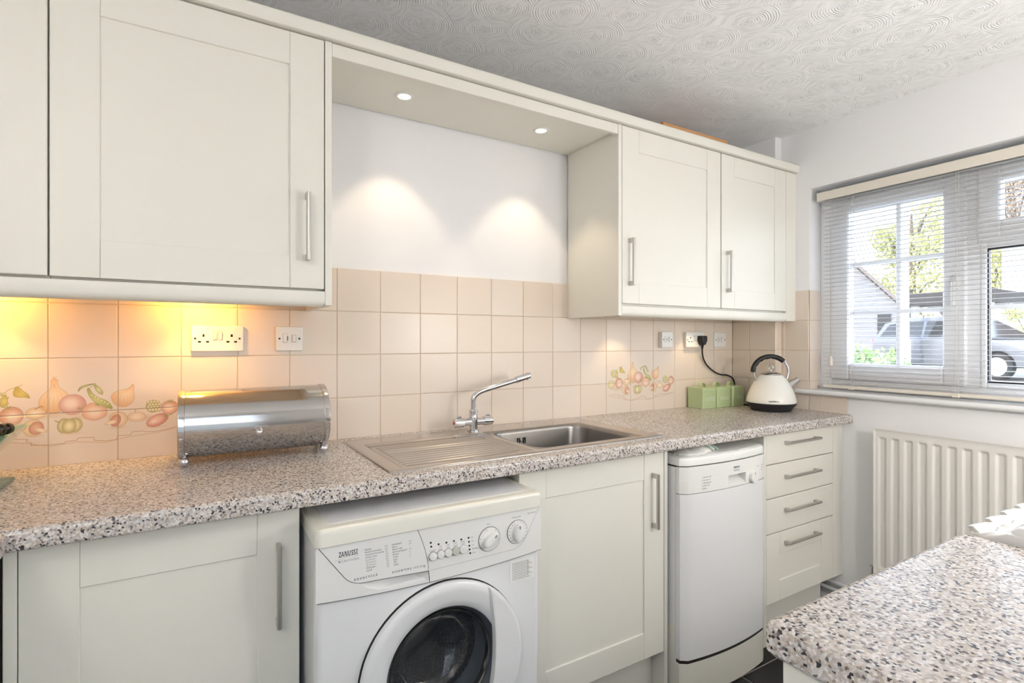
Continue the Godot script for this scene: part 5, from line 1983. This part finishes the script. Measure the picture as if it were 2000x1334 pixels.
# ---------------------------------------------------------------- lamps
func spot_lamp(called: String, label: String, group: String, at: Vector3, energy: float, angle: float, color: Color, r: float, wide := 0.0) -> void:
	var o := thing(called, label, "downlight", at, group)
	var g := G.new()
	g.t = Transform3D(Basis.IDENTITY, at)
	g.lathe([[r * 0.66, 0.0005], [r * 0.70, -0.0025], [r * 0.92, -0.0030], [r, -0.0012], [r, 0.0]], 36)
	part("bezel", g, M["white_plastic"], o)
	g = G.new()
	g.t = Transform3D(Basis.IDENTITY, at)
	g.lathe([[0.0001, -0.0008], [r * 0.68, -0.0008], [r * 0.68, 0.0], [0.0001, 0.0]], 30)
	part("lamp_lens", g, M["lamp_glow"], o)
	var s := SpotLight3D.new()
	s.name = "spot_light"
	o.add_child(s, true)
	s.position = Vector3(0, -0.006, 0)
	s.rotation.x = -PI / 2
	s.light_color = color
	s.light_energy = energy
	s.spot_angle = angle
	s.spot_angle_attenuation = 0.4
	s.spot_range = 6.0
	s.spot_attenuation = 2.0
	s.light_size = 0.012
	s.shadow_enabled = true
	if wide > 0.0:
		var w := SpotLight3D.new()
		w.name = "spill_light"
		o.add_child(w, true)
		w.position = Vector3(0, -0.006, 0)
		w.rotation.x = -0.35          # angled at the tiles
		w.light_color = Color(1.0, 0.69, 0.27)
		w.light_energy = wide
		w.spot_angle = 86.0
		w.spot_angle_attenuation = 0.6
		w.spot_range = 4.0
		w.spot_attenuation = 2.0
		w.light_size = 0.02
		w.shadow_enabled = true


func build_lamps() -> void:
	var warm := Color(1.0, 0.90, 0.76)
	var amber := Color(1.0, 0.80, 0.46)
	spot_lamp("downlight", "lit round downlight at the left of the bridging panel over the drainer", "", Vector3(0.931, 2.058, 0.165), 0.115, 41.0, warm, 0.031)
	spot_lamp("downlight", "lit round downlight at the right of the bridging panel over the sink bowl", "", Vector3(1.478, 2.058, 0.165), 0.115, 41.0, warm, 0.031)
	spot_lamp("cabinet_light", "amber under-cabinet light at the far left, hidden behind the pelmet", "", Vector3(-0.125, 1.386, 0.085), 0.045, 45.0, amber, 0.030, 0.085)
	spot_lamp("cabinet_light", "amber under-cabinet light above the double socket, hidden behind the pelmet", "", Vector3(0.335, 1.386, 0.085), 0.045, 45.0, amber, 0.030, 0.085)
	spot_lamp("cabinet_light", "warm under-cabinet light shining on the small vegetable tiles", "", Vector3(1.985, 1.386, 0.105), 0.040, 42.0, Color(1.0, 0.87, 0.66), 0.030)
	spot_lamp("cabinet_light", "warm under-cabinet light above the kettle plug", "", Vector3(2.475, 1.386, 0.105), 0.040, 42.0, Color(1.0, 0.87, 0.66), 0.030)
	# three opal wall lamps on the wall behind the camera
	wall_lamp("opal globe wall lamp behind the camera, above the cooker", Vector3(1.90, 1.32, 2.04), 0.46)
	wall_lamp("opal globe wall lamp behind the camera, left of the glazed door", Vector3(-0.32, 1.95, 2.04), 0.24)
	wall_lamp("opal globe wall lamp behind the camera, in the corner by the window", Vector3(2.50, 1.25, 2.04), 0.15)


func wall_lamp(label: String, at: Vector3, energy: float) -> void:
	var o := thing("wall_lamp", label, "lamp", at)
	part("base", bx(at + Vector3(-0.05, -0.09, 0.002), at + Vector3(0.05, 0.09, 0.029), 0.006), M["white_plastic"], o)
	var g := G.new(60.0)
	g.ball(at + Vector3(0, 0, -0.09), 0.075, 28, 18)
	part("lamp_globe", g, M["lamp_glow"], o)
	var s := OmniLight3D.new()
	s.name = "bulb_light"
	o.add_child(s, true)
	s.position = Vector3(0, 0, -0.09)
	s.light_color = Color(1.0, 0.99, 0.975)
	s.light_energy = energy
	s.light_size = 0.075
	s.omni_range = 8.0
	s.omni_attenuation = 2.0
	s.shadow_enabled = true


# ---------------------------------------------------------------- the street outside
func build_outside() -> void:
	mat("tarmac", Color(0.46, 0.45, 0.44), 0.9)
	mat("paving", Color(0.62, 0.60, 0.57), 0.9)
	mat("render_wall", Color(0.45, 0.45, 0.46), 0.9)
	mat("white_render", Color(0.84, 0.83, 0.80), 0.9)
	mat("roof_tile", Color(0.42, 0.38, 0.36), 0.85)
	mat("dark_timber", Color(0.16, 0.15, 0.15), 0.8)
	mat("bark", Color(0.33, 0.27, 0.22), 0.95)
	mat("leaf_yellow", Color(0.66, 0.66, 0.42), 0.7)
	mat("leaf_green", Color(0.42, 0.54, 0.32), 0.7)
	mat("leaf_brown", Color(0.55, 0.47, 0.38), 0.8)
	mat("petal_white", Color(0.92, 0.92, 0.88), 0.7)
	mat("car_silver", Color(0.36, 0.37, 0.39), 0.25, 0.35)
	mat("car_glass", Color(0.06, 0.07, 0.08), 0.08)
	mat("tyre", Color(0.05, 0.05, 0.05), 0.9)
	mat("tail_lamp", Color(0.65, 0.06, 0.05), 0.25)
	mat("head_lamp", Color(0.66, 0.68, 0.70), 0.2)
	for n in ["leaf_yellow", "leaf_green"]:
		M[n].backlight_enabled = true
		M[n].backlight = Color(0.35, 0.36, 0.22)
	var g := G.new()
	# ground: patio behind the house, street rising gently beyond the window
	g.quad(Vector3(-14, -0.06, 22), Vector3(3.17, -0.06, 22), Vector3(3.17, -0.06, -14), Vector3(-14, -0.06, -14))
	g.quad(Vector3(3.17, -0.06, 22), Vector3(12, 0.30, 22), Vector3(12, 0.30, -14), Vector3(3.17, -0.06, -14))
	g.quad(Vector3(12, 0.30, 22), Vector3(60, 0.45, 40), Vector3(60, 0.45, -40), Vector3(12, 0.30, -14))
	g.quad(Vector3(12, 0.30, -14), Vector3(60, 0.45, -40), Vector3(-14, 0.30, -40), Vector3(-14, -0.06, -14))
	struct("ground", g, M["tarmac"])
	build_car(Vector3(17.9, 0.33, -3.9))
	# gable-ended garage on the left of the view
	var o := thing("garage", "pale gabled garage beyond the car at the left of the window view", "building", Vector3(21.0, 0.3, -9.5))
	var face := Transform3D(Basis(Vector3(0.49, 0, 0.87), Vector3(0, 1, 0), Vector3(-0.87, 0, 0.49)), Vector3(20.8, 0.30, -8.6))
	g = G.new()
	g.t = face
	g.prism(PackedVector2Array([Vector2(-3.75, 0), Vector2(1.75, 0), Vector2(1.75, 2.25), Vector2(-1.0, 5.33), Vector2(-3.75, 2.25)]), -5.0, 0.0)
	part("wall", g, M["render_wall"], o)
	g = G.new()
	g.t = face
	for k in 27:
		var yy := 0.30 + 0.17 * k
		var hw := minf(2.75, 2.75 - (yy - 2.25) * 0.893)
		g.box(Vector3(-1.0 - hw, yy, 0.0), Vector3(-1.0 + hw, yy + 0.016, 0.008))
	part("course_line", g, M["white_render"], o).set_meta("kind", "stuff")
	g = G.new()
	g.t = face
	g.prism(PackedVector2Array([Vector2(2.0, 2.02), Vector2(2.0, 2.17), Vector2(-1.0, 5.53), Vector2(-4.0, 2.17), Vector2(-4.0, 2.02), Vector2(-1.0, 5.36)]), -5.2, 0.20)
	part("roof", g, M["roof_tile"], o)
	g = G.new()
	g.t = face
	g.box(Vector3(1.15, 1.05, -0.02), Vector3(1.55, 1.95, 0.04))
	part("window", g, M["dark_timber"], o)
	# carport with a dark fascia, held by a white post
	o = thing("carport", "dark flat-roofed carport on a tall white post behind the parked car", "carport", Vector3(24.0, 0.35, -6.0))
	g = G.new()
	g.box(Vector3(23.6, 2.60, -7.6), Vector3(26.5, 3.05, -5.0))
	part("roof", g, M["dark_timber"], o)
	g = G.new()
	g.box(Vector3(26.2, 0.35, -7.6), Vector3(26.5, 2.6, -6.1))
	part("wall", g, M["white_render"], o)
	for z in [-7.4, -5.2]:
		part("post", bx(Vector3(23.7, 0.35, z - 0.1), Vector3(23.9, 2.6, z + 0.1)), M["white_render"], o)
	o = thing("lamp_post", "tall white lamp post in front of the yellow-green tree", "lamp post", Vector3(16.9, 0.33, -4.95))
	g = G.new()
	g.t = Transform3D(Basis.IDENTITY, Vector3(16.9, 0.33, -4.95))
	g.lathe([[0.16, 0.0], [0.16, 0.9], [0.13, 1.0], [0.11, 6.2], [0.06, 6.3], [0.0001, 6.3]], 16)
	part("pole", g, M["white_render"], o)
	g = G.new()
	g.tube([Vector3(16.9, 6.55, -4.95), Vector3(16.8, 6.75, -4.8), Vector3(16.3, 6.8, -4.2)], 0.05, 8)
	g.box(Vector3(15.95, 6.72, -4.25), Vector3(16.4, 6.84, -3.95), 0.03)
	part("lamp_head", g, M["white_render"], o)
	# white house on the right of the view
	o = thing("house", "white rendered house behind the yellow shrub at the right of the view", "building", Vector3(30.0, 0.4, 2.0))
	g = G.new()
	g.box(Vector3(27.5, 0.40, -5.95), Vector3(36.0, 5.6, 9.0))
	part("wall", g, M["white_render"], o)
	g = G.new()
	g.t = Transform3D(Basis(Vector3(0, 0, 1), Vector3(0, 1, 0), Vector3(-1, 0, 0)), Vector3.ZERO)
	g.prism(PackedVector2Array([Vector2(-6.15, 5.55), Vector2(9.3, 5.55), Vector2(1.6, 9.4)]), -36.2, -27.2)
	part("roof", g, M["roof_tile"], o)
	for k in 2:
		var wz: float = [-3.2, 2.0][k]
		var wi := part("window", bx(Vector3(27.44, 2.0, wz), Vector3(27.52, 3.4, wz + 1.6), 0.02), M["upvc"], o)
		part("pane", bx(Vector3(27.42, 2.1, wz + 0.1), Vector3(27.45, 3.3, wz + 1.5)), M["car_glass"], wi)
	tree("tree", "tall yellow-green tree behind the lamp post", Vector3(29.0, 0.4, -9.6), 7.6, 2.5, 7500, "leaf_yellow", 1)
	tree("tree", "yellow-green tree beyond the gap between the carport and the white house", Vector3(37.0, 0.4, -9.2), 6.6, 2.5, 5200, "leaf_yellow", 2)
	tree("tree", "brown twiggy tree showing in the upper right pane", Vector3(46.0, 0.4, -10.6), 11.5, 3.4, 5200, "leaf_brown", 3)
	shrub("shrub", "green shrub with white flowers just outside the lower left pane", Vector3(8.8, 0.15, -2.05), 1.0, 0.95, 1500, "leaf_green", 4, true)
	shrub("shrub", "yellow-green shrub in front of the white house", Vector3(24.6, 0.36, -4.1), 2.2, 1.3, 2400, "leaf_yellow", 5, false)


func leaf_mesh(size: float) -> ArrayMesh:
	var g := G.new(0.0)
	g.quad(Vector3(0, 0, 0), Vector3(0.32 * size, 0.08 * size, 0.5 * size), Vector3(0, 0, size), Vector3(-0.32 * size, 0.08 * size, 0.5 * size))
	return g.mesh()


func leaves(n: int, size: float, m: Material, rng: RandomNumberGenerator, blobs: Array, parent: Node3D, called: String) -> void:
	var mm := MultiMesh.new()
	mm.transform_format = MultiMesh.TRANSFORM_3D
	mm.mesh = leaf_mesh(size)
	mm.instance_count = n
	for k in n:
		var b: Array = blobs[rng.randi() % blobs.size()]
		var d := Vector3(rng.randfn(), rng.randfn(), rng.randfn()).normalized()
		var at: Vector3 = b[0] + d * (b[1] as float) * pow(rng.randf(), 0.45) * Vector3(1, 0.85, 1)
		var basis := Basis.from_euler(Vector3(rng.randf() * TAU, rng.randf() * TAU, rng.randf() * TAU)).scaled(Vector3.ONE * rng.randf_range(0.7, 1.3))
		mm.set_instance_transform(k, Transform3D(basis, at - origin_of(parent)))
	var mi := MultiMeshInstance3D.new()
	mi.name = called
	mi.multimesh = mm
	mi.material_override = m
	mi.set_meta("kind", "stuff")
	parent.add_child(mi, true)


func tree(called: String, label: String, at: Vector3, h: float, r: float, n: int, leaf: String, sd: int) -> void:
	var rng := RandomNumberGenerator.new()
	rng.seed = sd
	var o := thing(called, label, "tree", at)
	var g := G.new()
	g.tube([at, at + Vector3(0.05, h * 0.3, 0), at + Vector3(-0.1, h * 0.6, 0.1), at + Vector3(0, h * 0.9, 0)], [0.24, 0.18, 0.12, 0.04], 10)
	var blobs := []
	for k in 14:
		var a := rng.randf() * TAU
		var f := rng.randf_range(0.28, 1.0)
		var rr := r * rng.randf_range(0.2, 0.75) * (1.15 - 0.5 * f)
		var c := at + Vector3(cos(a) * rr, h * f, sin(a) * rr)
		blobs.append([c, r * rng.randf_range(0.28, 0.45)])
		g.tube([at + Vector3(0, h * f * 0.7, 0), at.lerp(c, 0.6) + Vector3(0, h * f * 0.3, 0), c], [0.08, 0.05, 0.02], 6)
	part("trunk", g, M["bark"], o)
	leaves(n, 0.17, M[leaf], rng, blobs, o, "crown")


func shrub(called: String, label: String, at: Vector3, h: float, r: float, n: int, leaf: String, sd: int, flowers: bool) -> void:
	var rng := RandomNumberGenerator.new()
	rng.seed = sd
	var o := thing(called, label, "shrub", at)
	var g := G.new()
	var blobs := []
	for k in 9:
		var a := rng.randf() * TAU
		var c := at + Vector3(cos(a) * r * rng.randf_range(0.1, 0.8), h * rng.randf_range(0.35, 0.85), sin(a) * r * rng.randf_range(0.1, 0.8))
		blobs.append([c, minf(h, r) * rng.randf_range(0.25, 0.4)])
		g.tube([at, at.lerp(c, 0.5) + Vector3(0, 0.1, 0), c], [0.03, 0.02, 0.008], 6)
	part("stem", g, M["bark"], o)
	leaves(n, 0.10, M[leaf], rng, blobs, o, "foliage")
	if flowers:
		leaves(260, 0.09, M["petal_white"], rng, blobs, o, "blossom")


func build_car(at: Vector3) -> void:
	# hatchback seen along its left side; local x runs from tail to nose, y up, z to its right
	var o := thing("car", "silver grey hatchback parked outside the window", "car", at)
	var dir := Vector3(-0.30, 0, 0.954).normalized()
	var tr := Transform3D(Basis(dir, Vector3.UP, dir.cross(Vector3.UP)), at)
	var L := 4.1
	# body: outline per station, lofted across the width with tumblehome
	var lower := PackedVector2Array()
	for v in [[-2.05, 0.32], [-2.08, 0.55], [-2.04, 0.90], [-1.98, 1.02], [0.92, 0.98], [1.60, 0.86], [1.95, 0.72], [2.05, 0.55], [2.03, 0.30]]:
		lower.append(Vector2(v[0], v[1]))
	var wheels := [1.28, -1.28]
	var under := PackedVector2Array()
	for wx in wheels:
		for k in 13:
			var a := PI * k / 12
			under.append(Vector2(wx + 0.37 * cos(a), 0.30 + 0.37 * sin(a)))
	lower.append_array(under)
	var g := G.new(30.0)
	g.t = tr
	g.prism(lower, -0.86, 0.86, 0.06, 0.06)
	part("body", g, M["car_silver"], o)
	var cabin := [Vector2(-2.0, 1.00), Vector2(-1.78, 1.44), Vector2(-1.30, 1.555), Vector2(-0.2, 1.575), Vector2(0.25, 1.50), Vector2(1.05, 0.985)]
	g = G.new(30.0)
	g.t = tr
	var rows := []
	for e in [[0.80, 0.0], [0.62, 1.0]]:
		var row := PackedVector3Array()
		for v: Vector2 in cabin:
			row.append(Vector3(v.x, v.y, e[0]))
		rows.append(row)
	for s in [-1, 1]:
		var low := PackedVector3Array()
		var up := PackedVector3Array()
		for v: Vector2 in cabin:
			var f := clampf((v.y - 0.98) / 0.58, 0.0, 1.0)
			up.append(Vector3(v.x, v.y, s * lerpf(0.80, 0.62, f)))
		for k in range(1, up.size() - 1):
			g.face_out([up[0], up[k], up[k + 1]], tr.origin * 0 + Vector3(0, 1.2, 0))
	for k in cabin.size() - 1:
		var q := []
		for e in [[k, -1], [k, 1], [k + 1, 1], [k + 1, -1]]:
			var v: Vector2 = cabin[e[0]]
			var f := clampf((v.y - 0.98) / 0.58, 0.0, 1.0)
			q.append(Vector3(v.x, v.y, e[1] * lerpf(0.80, 0.62, f)))
		g.face_out(q, Vector3(0, 1.1, 0))
	part("cabin", g, M["car_silver"], o)
	# windows
	for s in [-1, 1]:
		for wq in [[[-1.85, 1.06], [-1.62, 1.40], [-1.20, 1.47], [-0.62, 1.49], [-0.62, 1.05]], [[-0.54, 1.05], [-0.54, 1.49], [0.18, 1.43], [0.86, 1.03]]]:
			g = G.new()
			g.t = tr
			var q := []
			for v in wq:
				var f := clampf((v[1] - 0.98) / 0.58, 0.0, 1.0)
				q.append(Vector3(v[0], v[1], s * (lerpf(0.80, 0.62, f) + 0.006)))
			g.face_out(q, Vector3(0, 1.2, 0))
			var q2 := []
			for v: Vector3 in q:
				q2.append(v - Vector3(0, 0, s * 0.012))
			g.face_out(q2, Vector3(0, 1.2, s * 2.0))
			part("window", g, M["car_glass"], o)
	g = G.new()
	g.t = tr
	g.face_out([Vector3(0.31, 1.465, -0.60), Vector3(0.31, 1.465, 0.60), Vector3(1.01, 1.02, 0.74), Vector3(1.01, 1.02, -0.74)], Vector3(0, 0.5, 0))
	part("windscreen", g, M["car_glass"], o)
	for s in [-1, 1]:
		for wx in wheels:
			g = G.new(40.0)
			g.t = tr
			g.lathe_z([[0.0001, s * 0.70], [0.30, s * 0.70], [0.315, s * 0.72], [0.315, s * 0.85], [0.29, s * 0.875], [0.22, s * 0.87]], Vector3(wx, 0.315, 0), 28)
			var wl := part("wheel", g, M["tyre"], o)
			g = G.new(40.0)
			g.t = tr
			g.lathe_z([[0.225, s * 0.868], [0.19, s * 0.855], [0.05, s * 0.872], [0.0001, s * 0.872]], Vector3(wx, 0.315, 0), 28)
			part("hub_cap", g, M["head_lamp"], wl)
		g = G.new()
		g.t = tr
		g.box(Vector3(-2.06, 0.78, s * 0.60 - 0.16), Vector3(-1.86, 1.0, s * 0.60 + 0.24 if s > 0 else s * 0.60 + 0.16), 0.03)
		if s < 0:
			g.box(Vector3(-2.06, 0.78, -0.865), Vector3(-1.86, 1.0, -0.5), 0.03)
		part("tail_lamp", g, M["tail_lamp"], o)
		g = G.new()
		g.t = tr
		g.box(Vector3(1.70, 0.60, s * 0.66 - 0.20), Vector3(1.98, 0.74, s * 0.66 + 0.20), 0.05)
		part("head_lamp", g, M["head_lamp"], o)
	part("bumper", _bumper(tr), M["charcoal_plastic"], o)


func _bumper(tr: Transform3D) -> G:
	var g := G.new()
	g.t = tr
	g.box(Vector3(1.90, 0.30, -0.80), Vector3(2.10, 0.46, 0.80), 0.05)
	g.box(Vector3(-2.12, 0.34, -0.80), Vector3(-1.95, 0.52, 0.80), 0.05)
	g.box(Vector3(-0.88, 0.24, -0.84), Vector3(0.88, 0.34, 0.84), 0.03)
	return g
